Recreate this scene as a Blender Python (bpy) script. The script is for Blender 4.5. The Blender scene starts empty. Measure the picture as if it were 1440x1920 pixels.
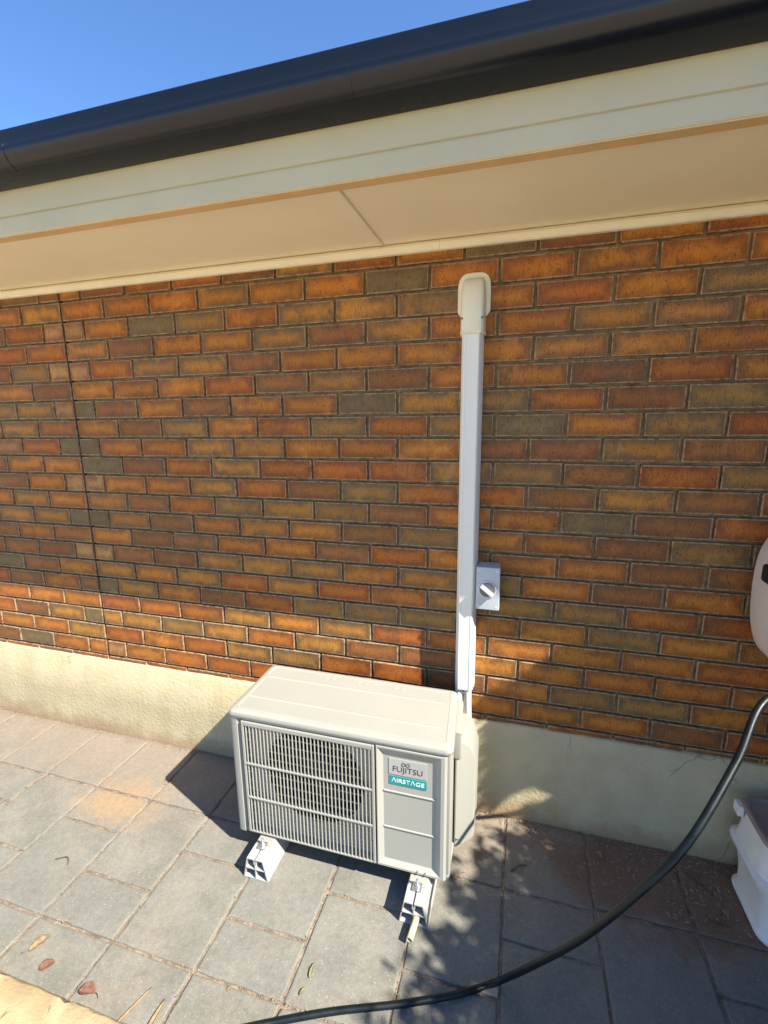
import bpy, bmesh, math, random
from mathutils import Vector, Matrix, Euler, noise

random.seed(7)
R = math.radians
scn = bpy.context.scene

# ------------------------------------------------------------------ camera
CAM = Vector((2.0048, -1.7412, 1.6380))
ROT = Euler((1.3723, 0.0123, 0.2784), 'XYZ')
FPX = 870.4                                   # focal length in pixels of a 1440 px wide picture
cd = bpy.data.cameras.new('camera')
cam = bpy.data.objects.new('camera', cd)
scn.collection.objects.link(cam)
cam.location = CAM
cam.rotation_euler = ROT
cd.sensor_fit = 'HORIZONTAL'
cd.sensor_width = 36.0
cd.lens = FPX * 36.0 / 1440.0
cd.clip_start = 0.02
cd.clip_end = 3000
scn.camera = cam

# ------------------------------------------------------------------ sky, sun, exposure
SUN = Vector((0.547, -0.219, 0.598)).normalized()      # direction towards the sun
w = bpy.data.worlds.new('World')
scn.world = w
w.use_nodes = True
nt = w.node_tree
bg = nt.nodes['Background']
sky = nt.nodes.new('ShaderNodeTexSky')
sky.sky_type = 'NISHITA'
sky.sun_disc = False
sky.sun_elevation = math.asin(SUN.z)
sky.sun_rotation = math.atan2(SUN.x, SUN.y)
sky.altitude = 50
sky.air_density = 1.0
sky.dust_density = 0.0
sky.ozone_density = 10.0
nt.links.new(sky.outputs[0], bg.inputs[0])
bg.inputs[1].default_value = 0.105
sl = bpy.data.lights.new('sun', 'SUN')
sl.energy = 5.0
sl.angle = R(0.53)
sl.color = (1.0, 0.945, 0.85)
so = bpy.data.objects.new('sun', sl)
scn.collection.objects.link(so)
so.location = SUN * 20
so.rotation_euler = SUN.to_track_quat('Z', 'Y').to_euler()
scn.view_settings.view_transform = 'Standard'
scn.view_settings.look = 'None'
scn.view_settings.exposure = 1.42
scn.view_settings.gamma = 1.0
scn.view_settings.use_curve_mapping = False
scn.cycles.max_bounces = 10
scn.cycles.diffuse_bounces = 6
scn.cycles.use_denoising = True

# ------------------------------------------------------------------ helpers
COL = scn.collection


def wloc(o):
    v = Vector((0, 0, 0))
    while o is not None:
        v += o.location
        o = o.parent
    return v


def tag(o, label=None, cat=None, group=None, kind=None):
    if label: o['label'] = label
    if cat: o['category'] = cat
    if group: o['group'] = group
    if kind: o['kind'] = kind
    return o


def thing(name, label, cat, loc=(0, 0, 0), group=None):
    o = bpy.data.objects.new(name, None)
    o.empty_display_size = 0.05
    COL.objects.link(o)
    o.location = loc
    return tag(o, label, cat, group)


def obj(name, bm, mat, parent=None, smooth=False, origin=None):
    """link a bmesh given in world coordinates as ONE mesh object"""
    me = bpy.data.meshes.new(name)
    off = Vector(origin) if origin is not None else Vector((0, 0, 0))
    base = wloc(parent) if parent else Vector((0, 0, 0))
    bmesh.ops.translate(bm, verts=bm.verts, vec=-(off if origin is not None else base))
    bm.normal_update()
    bm.to_mesh(me)
    bm.free()
    if smooth:
        for p in me.polygons: p.use_smooth = True
    me.materials.append(mat)
    o = bpy.data.objects.new(name, me)
    COL.objects.link(o)
    if parent:
        o.parent = parent
        if origin is not None: o.location = off - base
    elif origin is not None:
        o.location = off
    return o


def smooth_by_angle(o, ang=35):
    me = o.data
    for p in me.polygons: p.use_smooth = True
    bm = bmesh.new(); bm.from_mesh(me)
    for e in bm.edges:
        if len(e.link_faces) == 2 and e.calc_face_angle(0) > R(ang): e.smooth = False
    bm.to_mesh(me); bm.free()
    return o


def box(bm, x0, x1, y0, y1, z0, z1, bev=0.0, seg=2):
    t = bmesh.new()
    bmesh.ops.create_cube(t, size=1)
    for v in t.verts:
        v.co = Vector(((x0 + x1) / 2 + v.co.x * (x1 - x0), (y0 + y1) / 2 + v.co.y * (y1 - y0), (z0 + z1) / 2 + v.co.z * (z1 - z0)))
    if bev > 0:
        bmesh.ops.bevel(t, geom=list(t.edges), offset=bev, segments=seg, profile=0.6, affect='EDGES')
    merge(bm, t)
    return bm


def merge(bm, t):
    m = {}
    for v in t.verts: m[v] = bm.verts.new(v.co)
    for f in t.faces:
        try:
            nf = bm.faces.new([m[v] for v in f.verts]); nf.smooth = f.smooth
        except ValueError:
            pass
    t.free()


def nb(x0, x1, y0, y1, z0, z1, bev=0.0, seg=2):
    return box(bmesh.new(), x0, x1, y0, y1, z0, z1, bev, seg)


def prism(bm, pts, axis, a, b, bev=0.0, seg=2):
    """extrude polygon pts (2-D, other two axes in x,y,z order) along axis from a to b"""
    t = bmesh.new()

    def P(p, c):
        if axis == 'x': return (c, p[0], p[1])
        if axis == 'y': return (p[0], c, p[1])
        return (p[0], p[1], c)
    va = [t.verts.new(P(p, a)) for p in pts]
    vb = [t.verts.new(P(p, b)) for p in pts]
    n = len(pts)
    t.faces.new(va); t.faces.new(vb[::-1])
    for i in range(n):
        t.faces.new((va[i], vb[i], vb[(i + 1) % n], va[(i + 1) % n]))
    bmesh.ops.recalc_face_normals(t, faces=t.faces)
    if bev > 0:
        ed = [e for e in t.edges if len(e.link_faces) == 2 and e.calc_face_angle(0) > R(25)]
        bmesh.ops.bevel(t, geom=ed, offset=bev, segments=seg, profile=0.6, affect='EDGES')
    merge(bm, t)
    return bm


def tube(bm, pts, r, n=12, cap=True, rfun=None):
    pts = [Vector(p) for p in pts]
    rings = []
    up = Vector((0, 0, 1))
    prev = None
    for i, p in enumerate(pts):
        d = (pts[min(i + 1, len(pts) - 1)] - pts[max(i - 1, 0)]).normalized()
        if prev is None:
            a = up if abs(d.z) < 0.9 else Vector((1, 0, 0))
            s = d.cross(a).normalized()
        else:
            s = (prev - d * prev.dot(d)).normalized()
        prev = s
        t = d.cross(s)
        rr = rfun(i / (len(pts) - 1)) if rfun else r
        rings.append([bm.verts.new(p + (s * math.cos(k * 2 * math.pi / n) + t * math.sin(k * 2 * math.pi / n)) * rr) for k in range(n)])
    for i in range(len(rings) - 1):
        for k in range(n):
            f = bm.faces.new((rings[i][k], rings[i][(k + 1) % n], rings[i + 1][(k + 1) % n], rings[i + 1][k]))
            f.smooth = True
    if cap:
        bm.faces.new(rings[0][::-1]); bm.faces.new(rings[-1])
    bmesh.ops.recalc_face_normals(bm, faces=bm.faces)
    return bm


def lathe(bm, prof, c, axis='y', n=28):
    """prof: list of (radius, offset along axis)"""
    rings = []
    for r_, a in prof:
        ring = []
        for k in range(n):
            u, v = r_ * math.cos(2 * math.pi * k / n), r_ * math.sin(2 * math.pi * k / n)
            q = {'y': (u, a, v), 'z': (u, v, a), 'x': (a, u, v)}[axis]
            ring.append(bm.verts.new(Vector(c) + Vector(q)))
        rings.append(ring)
    for i in range(len(rings) - 1):
        for k in range(n):
            bm.faces.new((rings[i][k], rings[i][(k + 1) % n], rings[i + 1][(k + 1) % n], rings[i + 1][k]))
    bm.faces.new(rings[0]); bm.faces.new(rings[-1][::-1])
    bmesh.ops.recalc_face_normals(bm, faces=bm.faces)
    return bm


def loft(bm, rings, cap=True):
    vs = [[bm.verts.new(p) for p in r_] for r_ in rings]
    n = len(vs[0])
    for i in range(len(vs) - 1):
        for k in range(n):
            bm.faces.new((vs[i][k], vs[i][(k + 1) % n], vs[i + 1][(k + 1) % n], vs[i + 1][k]))
    if cap:
        bm.faces.new(vs[0][::-1]); bm.faces.new(vs[-1])
    bmesh.ops.recalc_face_normals(bm, faces=bm.faces)
    return bm


def rrect(x0, x1, y0, y1, z, r, n=6):
    out = []
    for cx, cy, a0 in ((x1 - r, y1 - r, 0), (x0 + r, y1 - r, 90), (x0 + r, y0 + r, 180), (x1 - r, y0 + r, 270)):
        for k in range(n + 1):
            a = R(a0 + 90 * k / n)
            out.append((cx + r * math.cos(a), cy + r * math.sin(a), z))
    return out


def spline(pts, n=10):
    P = [Vector(p) for p in pts]
    P = [P[0] * 2 - P[1]] + P + [P[-1] * 2 - P[-2]]
    out = []
    for i in range(1, len(P) - 2):
        for k in range(n):
            t = k / n
            a, b, c, d = P[i - 1], P[i], P[i + 1], P[i + 2]
            out.append(0.5 * ((2 * b) + (-a + c) * t + (2 * a - 5 * b + 4 * c - d) * t * t + (-a + 3 * b - 3 * c + d) * t ** 3))
    out.append(P[-2])
    return out


def text_mesh(name, body, size, mat, parent, loc, width=None, extrude=0.0004, offset=0.0):
    cu = bpy.data.curves.new(name, 'FONT')
    cu.body = body
    cu.size = size
    cu.align_x = 'CENTER'
    cu.align_y = 'CENTER'
    cu.extrude = extrude
    cu.offset = offset
    cu.resolution_u = 4
    tmp = bpy.data.objects.new(name, cu)
    COL.objects.link(tmp)
    bpy.context.view_layer.update()
    me = bpy.data.meshes.new_from_object(tmp.evaluated_get(bpy.context.evaluated_depsgraph_get()))
    bpy.data.objects.remove(tmp)
    xs = [v.co.x for v in me.vertices]
    s = width / (max(xs) - min(xs)) if width else 1
    mx = (max(xs) + min(xs)) / 2
    base = wloc(parent)
    for v in me.vertices:
        x, y, z = v.co
        v.co = Vector((loc[0] + (x - mx) * s, loc[1] - z, loc[2] + y)) - base
    me.materials.clear()
    me.materials.append(mat)
    o = bpy.data.objects.new(name, me)
    COL.objects.link(o)
    o.parent = parent
    return o


# ------------------------------------------------------------------ node helpers
class N:
    def __init__(s, name):
        s.m = bpy.data.materials.new(name)
        s.m.use_nodes = True
        s.t = s.m.node_tree
        s.b = s.t.nodes['Principled BSDF']

    def n(s, kind, **kw):
        x = s.t.nodes.new('ShaderNode' + kind)
        for k, v in kw.items(): setattr(x, k, v)
        return x

    def l(s, a, b): s.t.links.new(a, b)

    def set(s, sock, v):
        if hasattr(v, 'is_linked'): s.l(v, sock)
        else: sock.default_value = v

    def math(s, op, a, b=None, c=None, clamp=False):
        x = s.n('Math', operation=op, use_clamp=clamp)
        s.set(x.inputs[0], a)
        if b is not None: s.set(x.inputs[1], b)
        if c is not None: s.set(x.inputs[2], c)
        return x.outputs[0]

    def mix(s, f, a, b, blend='MIX'):
        x = s.n('Mix', data_type='RGBA', blend_type=blend)
        s.set(x.inputs[0], f)
        for i, v in ((6, a), (7, b)):
            s.set(x.inputs[i], v if hasattr(v, 'is_linked') else (*v, 1.0)[:4])
        return x.outputs[2]

    def noise(s, vec, scale, detail=3, rough=0.55, dist=0.0):
        x = s.n('TexNoise')
        if vec is not None: s.l(vec, x.inputs['Vector'])
        x.inputs['Scale'].default_value = scale
        x.inputs['Detail'].default_value = detail
        x.inputs['Roughness'].default_value = rough
        x.inputs['Distortion'].default_value = dist
        return x.outputs[0]

    def ramp(s, v, a, b, lo=0.0, hi=1.0, smooth=True):
        x = s.n('MapRange', interpolation_type='SMOOTHSTEP' if smooth else 'LINEAR')
        s.set(x.inputs[0], v)
        x.inputs[1].default_value = a; x.inputs[2].default_value = b
        x.inputs[3].default_value = lo; x.inputs[4].default_value = hi
        return x.outputs[0]

    def scale(s, vec, sc, add=None):
        x = s.n('Mapping')
        s.l(vec, x.inputs[0])
        x.inputs['Scale'].default_value = sc
        if add is not None: s.l(add, x.inputs['Location'])
        return x.outputs[0]

    def bump(s, h, strength=0.3, dist=0.005):
        x = s.n('Bump')
        x.inputs['Strength'].default_value = strength
        x.inputs['Distance'].default_value = dist
        s.l(h, x.inputs['Height'])
        s.l(x.outputs[0], s.b.inputs['Normal'])

    def col(s, v): s.set(s.b.inputs['Base Color'], v if hasattr(v, 'is_linked') else (*v, 1))
    def rough(s, v): s.set(s.b.inputs['Roughness'], v)
    def pos(s): return s.n('NewGeometry').outputs['Position']
    def objco(s): return s.n('TexCoord').outputs['Object']


def simple(name, c, rough=0.5, metal=0.0, var=0.08, nscale=9.0, bump=0.0, bscale=200, spec=0.5, dirt=None):
    k = N(name)
    p = k.pos()
    f = k.noise(p, nscale, 4, 0.6)
    a = tuple(x * (1 - var) for x in c); b = tuple(min(1, x * (1 + var)) for x in c)
    colr = k.mix(k.ramp(f, 0.3, 0.7), a, b)
    if dirt:
        d = k.ramp(k.noise(p, dirt[1], 6, 0.7), dirt[2], dirt[3])
        colr = k.mix(d, colr, dirt[0])
    k.col(colr)
    k.rough(k.ramp(f, 0.3, 0.7, max(0, rough - 0.05), min(1, rough + 0.06)))
    k.b.inputs['Metallic'].default_value = metal
    k.b.inputs['Specular IOR Level'].default_value = spec
    if bump: k.bump(k.noise(p, bscale, 3), bump, 0.002)
    return k.m


M = {}


def brick_material(name, per_object):
    k = N(name)
    if per_object:
        oi = k.n('ObjectInfo')
        cc, al, rnd = oi.outputs['Color'], oi.outputs['Alpha'], oi.outputs['Random']
        g = k.n('TexCoord').outputs['Generated']
        sx = k.n('SeparateXYZ'); k.l(g, sx.inputs[0])
        gx, gz = sx.outputs[0], sx.outputs[2]
    else:
        a1 = k.n('Attribute', attribute_name='brick_colour'); cc, al = a1.outputs['Color'], a1.outputs['Alpha']
        a2 = k.n('Attribute', attribute_name='brick_place'); sx = k.n('SeparateXYZ'); k.l(a2.outputs['Vector'], sx.inputs[0])
        gx, gz, rnd = sx.outputs[0], sx.outputs[2], sx.outputs[1]
    pos = k.pos()
    off = k.n('CombineXYZ')
    k.l(k.math('MULTIPLY', rnd, 37.0), off.inputs[0]); k.l(k.math('MULTIPLY', rnd, 91.0), off.inputs[1]); k.l(k.math('MULTIPLY', rnd, 53.0), off.inputs[2])
    p2 = k.scale(pos, (1, 1, 1), off.outputs[0])
    u = k.math('SUBTRACT', 0.5, k.math('ABSOLUTE', k.math('SUBTRACT', gx, 0.5)))
    v = k.math('SUBTRACT', 0.5, k.math('ABSOLUTE', k.math('SUBTRACT', gz, 0.5)))
    e = k.math('SMOOTH_MIN', k.math('MULTIPLY', u, 2.6), v, 0.12)
    big = k.noise(p2, 14, 3, 0.6)
    e2 = k.math('ADD', e, k.math('MULTIPLY', k.math('SUBTRACT', big, 0.5), 0.62))
    mask = k.ramp(e2, 0.04, 0.50)
    grey = k.mix(k.noise(p2, 30, 2), (0.115, 0.078, 0.036), (0.180, 0.120, 0.052))
    darker = k.mix(1.0, cc, (0.56, 0.44, 0.40), 'MULTIPLY')
    edge = k.mix(al, darker, grey)
    base = k.mix(mask, edge, cc)
    # warm flash patches from the kiln
    fl = k.ramp(k.noise(p2, 9, 3, 0.6, 0.6), 0.50, 0.70)
    base = k.mix(k.math('MULTIPLY', fl, 0.5), base, k.mix(1.0, cc, (1.22, 1.30, 1.25), 'MULTIPLY'))
    # dull smoky patches that run across part of a brick
    sm = k.ramp(k.noise(p2, 8.5, 4, 0.65, 0.4), 0.52, 0.74)
    base = k.mix(k.math('MULTIPLY', sm, 0.62), base, k.mix(0.5, k.mix(1.0, base, (0.50, 0.46, 0.50), 'MULTIPLY'), grey))
    # vertical drag marks
    st = k.noise(k.scale(p2, (260, 60, 38)), 1.0, 3, 0.6)
    base = k.mix(k.ramp(st, 0.30, 0.70, 0.0, 0.62), base, k.mix(1.0, base, (0.62, 0.55, 0.50), 'MULTIPLY'))
    st2 = k.noise(k.scale(p2, (120, 40, 420)), 1.0, 2, 0.6)
    base = k.mix(k.ramp(st2, 0.42, 0.72, 0.0, 0.45), base, k.mix(1.0, base, (1.25, 1.2, 1.15), 'MULTIPLY'))
    # iron specks and pits
    vo = k.n('TexVoronoi'); k.l(k.scale(p2, (1, 1, 0.55)), vo.inputs['Vector']); vo.inputs['Scale'].default_value = 165
    sp = k.math('MULTIPLY', k.ramp(vo.outputs['Distance'], 0.40, 0.20), k.ramp(k.noise(p2, 45, 2), 0.42, 0.58))
    base = k.mix(k.math('MULTIPLY', sp, 0.6), base, (0.045, 0.026, 0.014))
    # cement haze along the arris
    hz = k.math('MULTIPLY', k.ramp(k.math('MINIMUM', k.math('MULTIPLY', u, 3.0), v), 0.085, 0.035), k.ramp(k.noise(p2, 60, 4, 0.7), 0.34, 0.60))
    base = k.mix(k.math('MULTIPLY', hz, 0.75), base, (0.40, 0.285, 0.16))
    k.col(base)
    k.rough(k.ramp(big, 0.3, 0.7, 0.55, 0.78))
    k.b.inputs['Specular IOR Level'].default_value = 0.35
    h = k.math('SUBTRACT', k.math('MULTIPLY', st, 0.5), k.math('MULTIPLY', sp, 0.9))
    k.bump(h, 0.35, 0.003)
    return k.m


def materials():
    M['brick'] = brick_material('brick_clay', True)
    M['brick_rest'] = brick_material('brick_clay_rest', False)
    # mortar
    k = N('mortar'); p = k.pos()
    n1 = k.noise(p, 25, 5, 0.65); n2 = k.noise(p, 320, 3, 0.6)
    k.col(k.mix(k.ramp(n1, 0.3, 0.7), (0.16, 0.112, 0.052), (0.31, 0.222, 0.115)))
    k.rough(0.95); k.bump(k.math('ADD', k.math('MULTIPLY', n1, 0.6), k.math('MULTIPLY', n2, 0.4)), 0.8, 0.006)
    M['mortar'] = k.m
    # rendered plinth, with splashed soil near the paving
    k = N('painted_render'); p = k.pos(); sx = k.n('SeparateXYZ'); k.l(p, sx.inputs[0])
    n1 = k.noise(p, 55, 5, 0.65); n2 = k.noise(p, 8, 4, 0.6); n3 = k.noise(p, 170, 2, 0.5)
    c = k.mix(k.ramp(n2, 0.3, 0.7), (0.44, 0.362, 0.208), (0.495, 0.415, 0.248))
    d = k.ramp(k.math('ADD', sx.outputs[2], k.math('MULTIPLY', k.math('SUBTRACT', n2, 0.5), 0.16)), 0.11, 0.0)
    c = k.mix(k.math('MULTIPLY', d, 0.75), c, (0.34, 0.215, 0.11))
    st_ = k.ramp(k.noise(k.scale(p, (3.0, 3.0, 0.9)), 1.6, 5, 0.65), 0.50, 0.75)
    c = k.mix(k.math('MULTIPLY', st_, 0.16), c, (0.30, 0.24, 0.14))
    ck = k.n('TexVoronoi', feature='DISTANCE_TO_EDGE'); wv = k.n('VectorMath', operation='ADD'); k.l(p, wv.inputs[0])
    nz = k.n('TexNoise'); k.l(p, nz.inputs['Vector']); nz.inputs['Scale'].default_value = 9; vm = k.n('VectorMath', operation='SCALE'); k.l(nz.outputs['Color'], vm.inputs[0]); vm.inputs['Scale'].default_value = 0.12; k.l(vm.outputs[0], wv.inputs[1])
    k.l(k.scale(wv.outputs[0], (1.0, 0.0, 0.8)), ck.inputs['Vector']); ck.inputs['Scale'].default_value = 2.6
    crack = k.math('MULTIPLY', k.ramp(ck.outputs['Distance'], 0.006, 0.002), k.ramp(k.noise(p, 3.1, 2), 0.52, 0.6))
    c = k.mix(k.math('MULTIPLY', crack, 0.5), c, (0.16, 0.12, 0.07))
    pit = k.ramp(n1, 0.66, 0.76)
    c = k.mix(k.math('MULTIPLY', pit, 0.3), c, (0.34, 0.30, 0.19))
    k.col(c); k.rough(0.9)
    k.bump(k.math('ADD', k.math('MULTIPLY', n1, 0.75), k.math('MULTIPLY', n3, 0.25)), 0.7, 0.008)
    M['render'] = k.m
    M['soffit'] = simple('soffit_paint', (0.86, 0.77, 0.57), 0.75, var=0.025, nscale=3, dirt=((0.22, 0.15, 0.10), 130, 0.735, 0.80))
    M['fascia'] = simple('fascia_paint', (0.50, 0.45, 0.285), 0.6, var=0.03, nscale=5)
    M['fascia_edge'] = simple('bare_tan_edge', (0.66, 0.45, 0.22), 0.7, var=0.05, nscale=12)
    M['bead'] = simple('bead_paint', (0.78, 0.73, 0.56), 0.6, var=0.03, nscale=6)
    k = N('gutter_steel'); p = k.pos(); f = k.noise(p, 6, 5, 0.6); sp = k.ramp(k.noise(p, 90, 4, 0.7), 0.70, 0.80)
    k.col(k.mix(k.math('MULTIPLY', sp, 0.4), (0.006, 0.008, 0.012), (0.04, 0.04, 0.04)))
    k.rough(k.ramp(f, 0.3, 0.7, 0.22, 0.28)); k.b.inputs['Specular IOR Level'].default_value = 0.4
    M['gutter'] = k.m
    M['roof'] = simple('roof_steel', (0.06, 0.065, 0.07), 0.45)
    M['sealant'] = simple('dark_sealant', (0.022, 0.016, 0.012), 0.9, bump=0.5)
    # pavers
    k = N('paver_concrete'); p = k.pos(); sx = k.n('SeparateXYZ'); k.l(p, sx.inputs[0])
    oi = k.n('ObjectInfo'); rnd = oi.outputs['Random']
    n1 = k.noise(p, 6, 6, 0.62); n2 = k.noise(p, 140, 4, 0.7); n3 = k.noise(p, 2.3, 4, 0.6)
    c = k.mix(k.ramp(n1, 0.28, 0.72), (0.150, 0.146, 0.124), (0.214, 0.205, 0.173))
    c = k.mix(k.math('MULTIPLY', k.ramp(rnd, 0, 1, smooth=False), 0.5), c, (0.178, 0.176, 0.155))
    # sandy film: stronger towards the wall, and one spilled patch on two pavers
    tan = k.ramp(k.math('ADD', sx.outputs[1], k.math('MULTIPLY', k.math('SUBTRACT', n3, 0.5), 0.55)), -0.52, -0.04)
    c = k.mix(k.math('MULTIPLY', tan, 0.45), c, (0.27, 0.195, 0.135))
    film = k.ramp(k.noise(p, 4.2, 5, 0.6, 0.8), 0.52, 0.72)
    c = k.mix(k.math('MULTIPLY', film, 0.25), c, (0.255, 0.21, 0.15))
    dx = k.math('DIVIDE', k.math('SUBTRACT', sx.outputs[0], 0.39), 0.25)
    dy = k.math('DIVIDE', k.math('SUBTRACT', sx.outputs[1], -0.375), 0.16)
    dd = k.math('SQRT', k.math('ADD', k.math('MULTIPLY', dx, dx), k.math('MULTIPLY', dy, dy)))
    dd = k.math('ADD', dd, k.math('MULTIPLY', k.math('SUBTRACT', k.noise(p, 11, 5, 0.65), 0.5), 1.5))
    c = k.mix(k.math('MULTIPLY', k.ramp(dd, 1.05, 0.25), 0.72), c, (0.31, 0.205, 0.11))
    # second soil stain by the wall, widened and browned to warm the shade there
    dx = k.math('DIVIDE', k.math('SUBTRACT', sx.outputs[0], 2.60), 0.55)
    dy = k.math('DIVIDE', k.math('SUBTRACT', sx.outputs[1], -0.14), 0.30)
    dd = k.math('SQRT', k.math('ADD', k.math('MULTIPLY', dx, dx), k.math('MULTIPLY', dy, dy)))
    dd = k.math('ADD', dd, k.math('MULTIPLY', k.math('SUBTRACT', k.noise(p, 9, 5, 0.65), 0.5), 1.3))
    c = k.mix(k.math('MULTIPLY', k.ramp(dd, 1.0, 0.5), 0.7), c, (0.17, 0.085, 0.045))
    c = k.mix(k.ramp(n2, 0.40, 0.75, 0.0, 0.35), c, k.mix(1.0, c, (1.35, 1.33, 1.3), 'MULTIPLY'))
    c = k.mix(k.ramp(n2, 0.5, 0.25, 0.0, 0.35), c, k.mix(1.0, c, (0.62, 0.6, 0.58), 'MULTIPLY'))
    n4 = k.noise(p, 48, 5, 0.75)
    c = k.mix(k.ramp(n4, 0.32, 0.68, 0.0, 0.55), k.mix(1.0, c, (0.88, 0.87, 0.85), 'MULTIPLY'), k.mix(1.0, c, (1.14, 1.13, 1.11), 'MULTIPLY'))
    blot = k.ramp(k.noise(p, 16, 5, 0.7, 0.5), 0.60, 0.72)
    c = k.mix(k.math('MULTIPLY', blot, 0.22), c, (0.085, 0.074, 0.060))
    sp = k.ramp(k.noise(p, 210, 2, 0.5), 0.66, 0.72)
    c = k.mix(k.math('MULTIPLY', sp, 0.6), c, (0.45, 0.42, 0.36))
    # dark soil collected towards the edges of each piece
    k.col(c); k.rough(0.85); k.b.inputs['Specular IOR Level'].default_value = 0.3
    k.bump(k.math('ADD', k.math('MULTIPLY', n2, 0.7), k.math('MULTIPLY', n1, 0.8)), 0.35, 0.004)
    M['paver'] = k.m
    k = N('joint_sand'); p = k.pos(); n1 = k.noise(p, 30, 5, 0.7); n2 = k.noise(p, 400, 3)
    k.col(k.mix(k.ramp(n1, 0.3, 0.7), (0.15, 0.110, 0.078), (0.36, 0.29, 0.21))); k.rough(1.0)
    k.bump(k.math('ADD', n1, k.math('MULTIPLY', n2, 0.5)), 1.0, 0.01)
    M['sand'] = k.m
    k = N('garden_soil'); p = k.pos(); n1 = k.noise(p, 3, 6, 0.65); n2 = k.noise(p, 60, 4, 0.7)
    c = k.mix(k.ramp(n1, 0.3, 0.7), (0.54, 0.42, 0.27), (0.66, 0.54, 0.37))
    c = k.mix(k.ramp(n2, 0.3, 0.7, 0, 0.5), c, (0.40, 0.31, 0.19))
    k.col(c); k.rough(1.0); k.bump(n2, 0.8, 0.03)
    M['soil'] = k.m
    # air conditioner
    M['ac_white'] = simple('appliance_paint', (0.305, 0.298, 0.255), 0.42, var=0.015, nscale=4)
    M['ac_panel'] = simple('appliance_paint_lightened', (0.335, 0.327, 0.275), 0.45, var=0.015, nscale=4)  # same paint as the shell, lightened to lift the weakly lit front
    M['ac_dark'] = simple('fan_shade_black', (0.008, 0.008, 0.009), 0.6)  # fan plastic, blackened further for the shade inside the opening
    M['ac_grey'] = simple('coil_aluminium', (0.22, 0.22, 0.22), 0.5, metal=0.6)
    M['teal'] = simple('teal_label', (0.0, 0.255, 0.235), 0.4, var=0.02)
    M['sticker'] = simple('silver_sticker', (0.38, 0.37, 0.33), 0.35, var=0.02)
    M['ink'] = simple('black_ink', (0.02, 0.02, 0.022), 0.5)
    M['white_ink'] = simple('white_ink', (0.72, 0.76, 0.74), 0.5)
    M['zinc'] = simple('zinc_steel', (0.55, 0.55, 0.53), 0.32, metal=0.9, var=0.15, nscale=60)
    M['pvc'] = simple('white_pvc', (0.37, 0.366, 0.335), 0.5, var=0.03, nscale=14, dirt=((0.42, 0.36, 0.28), 30, 0.60, 0.80))
    M['duct'] = simple('duct_pvc', (0.76, 0.75, 0.66), 0.38, var=0.015, nscale=3)
    M['duct_cap'] = simple('duct_cap_pvc', (0.74, 0.70, 0.53), 0.42, var=0.02, nscale=4)
    M['iso'] = simple('switch_grey', (0.44, 0.47, 0.49), 0.45, var=0.02)
    M['iso_dark'] = simple('switch_dark_grey', (0.13, 0.135, 0.14), 0.5)
    M['iso_light'] = simple('switch_pale_grey', (0.60, 0.61, 0.61), 0.4)
    M['drain'] = simple('yellowed_pvc', (0.50, 0.43, 0.24), 0.5, var=0.10, nscale=40)
    M['hose'] = simple('hose_rubber', (0.004, 0.0085, 0.0098), 0.42, var=0.25, nscale=25, bump=0.15, bscale=300, spec=0.3)
    M['reel'] = simple('weathered_cream_plastic', (0.62, 0.53, 0.45), 0.5, var=0.04, nscale=8, dirt=((0.10, 0.07, 0.05), 75, 0.72, 0.77))
    M['black'] = simple('black_plastic', (0.012, 0.012, 0.012), 0.5)
    M['bin_white'] = simple('scuffed_white_plastic', (0.74, 0.70, 0.63), 0.6, var=0.05, nscale=10, dirt=((0.35, 0.25, 0.18), 24, 0.62, 0.75))
    M['bin_taupe'] = simple('taupe_plastic', (0.30, 0.225, 0.19), 0.55, var=0.08, nscale=12)
    k = N('sandstone_edging'); p = k.pos(); n1 = k.noise(p, 9, 6, 0.65); n2 = k.noise(p, 120, 3)
    c = k.mix(k.ramp(n1, 0.3, 0.7), (0.35, 0.26, 0.135), (0.43, 0.335, 0.19))
    ck = k.n('TexVoronoi', feature='DISTANCE_TO_EDGE'); k.l(k.scale(p, (1.0, 0.5, 1)), ck.inputs['Vector']); ck.inputs['Scale'].default_value = 8
    c = k.mix(k.math('MULTIPLY', k.ramp(ck.outputs['Distance'], 0.018, 0.006), k.ramp(k.noise(p, 7, 2), 0.52, 0.6)), c, (0.10, 0.06, 0.03))
    k.col(c); k.rough(0.9); k.bump(k.math('ADD', n1, k.math('MULTIPLY', n2, 0.4)), 0.5, 0.008)
    M['edging'] = k.m
    M['leaf_red'] = simple('dry_red_leaf', (0.165, 0.082, 0.050), 0.7, var=0.35, nscale=60)
    M['leaf_tan'] = simple('dry_tan_leaf', (0.24, 0.165, 0.09), 0.8, var=0.3, nscale=60)
    M['leaf_yellow'] = simple('dry_yellow_leaf', (0.20, 0.15, 0.08), 0.8, var=0.35, nscale=90)
    M['leaf_green'] = simple('wilted_green_leaf', (0.17, 0.17, 0.085), 0.8, var=0.3, nscale=60)
    M['twig'] = simple('dry_twig', (0.10, 0.065, 0.04), 0.9, var=0.3, nscale=80)
    M['grit'] = simple('grit', (0.27, 0.19, 0.13), 1.0, var=0.55, nscale=160)
    M['bark'] = simple('shrub_bark', (0.16, 0.11, 0.075), 0.9, var=0.3, nscale=30, bump=0.6, bscale=60)
    k = N('shrub_leaf'); oi = k.noise(k.pos(), 8, 3)
    k.col(k.mix(k.ramp(oi, 0.35, 0.65), (0.04, 0.075, 0.018), (0.085, 0.125, 0.035))); k.rough(0.5)
    k.b.inputs['Specular IOR Level'].default_value = 0.4
    M['foliage'] = k.m


materials()

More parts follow.
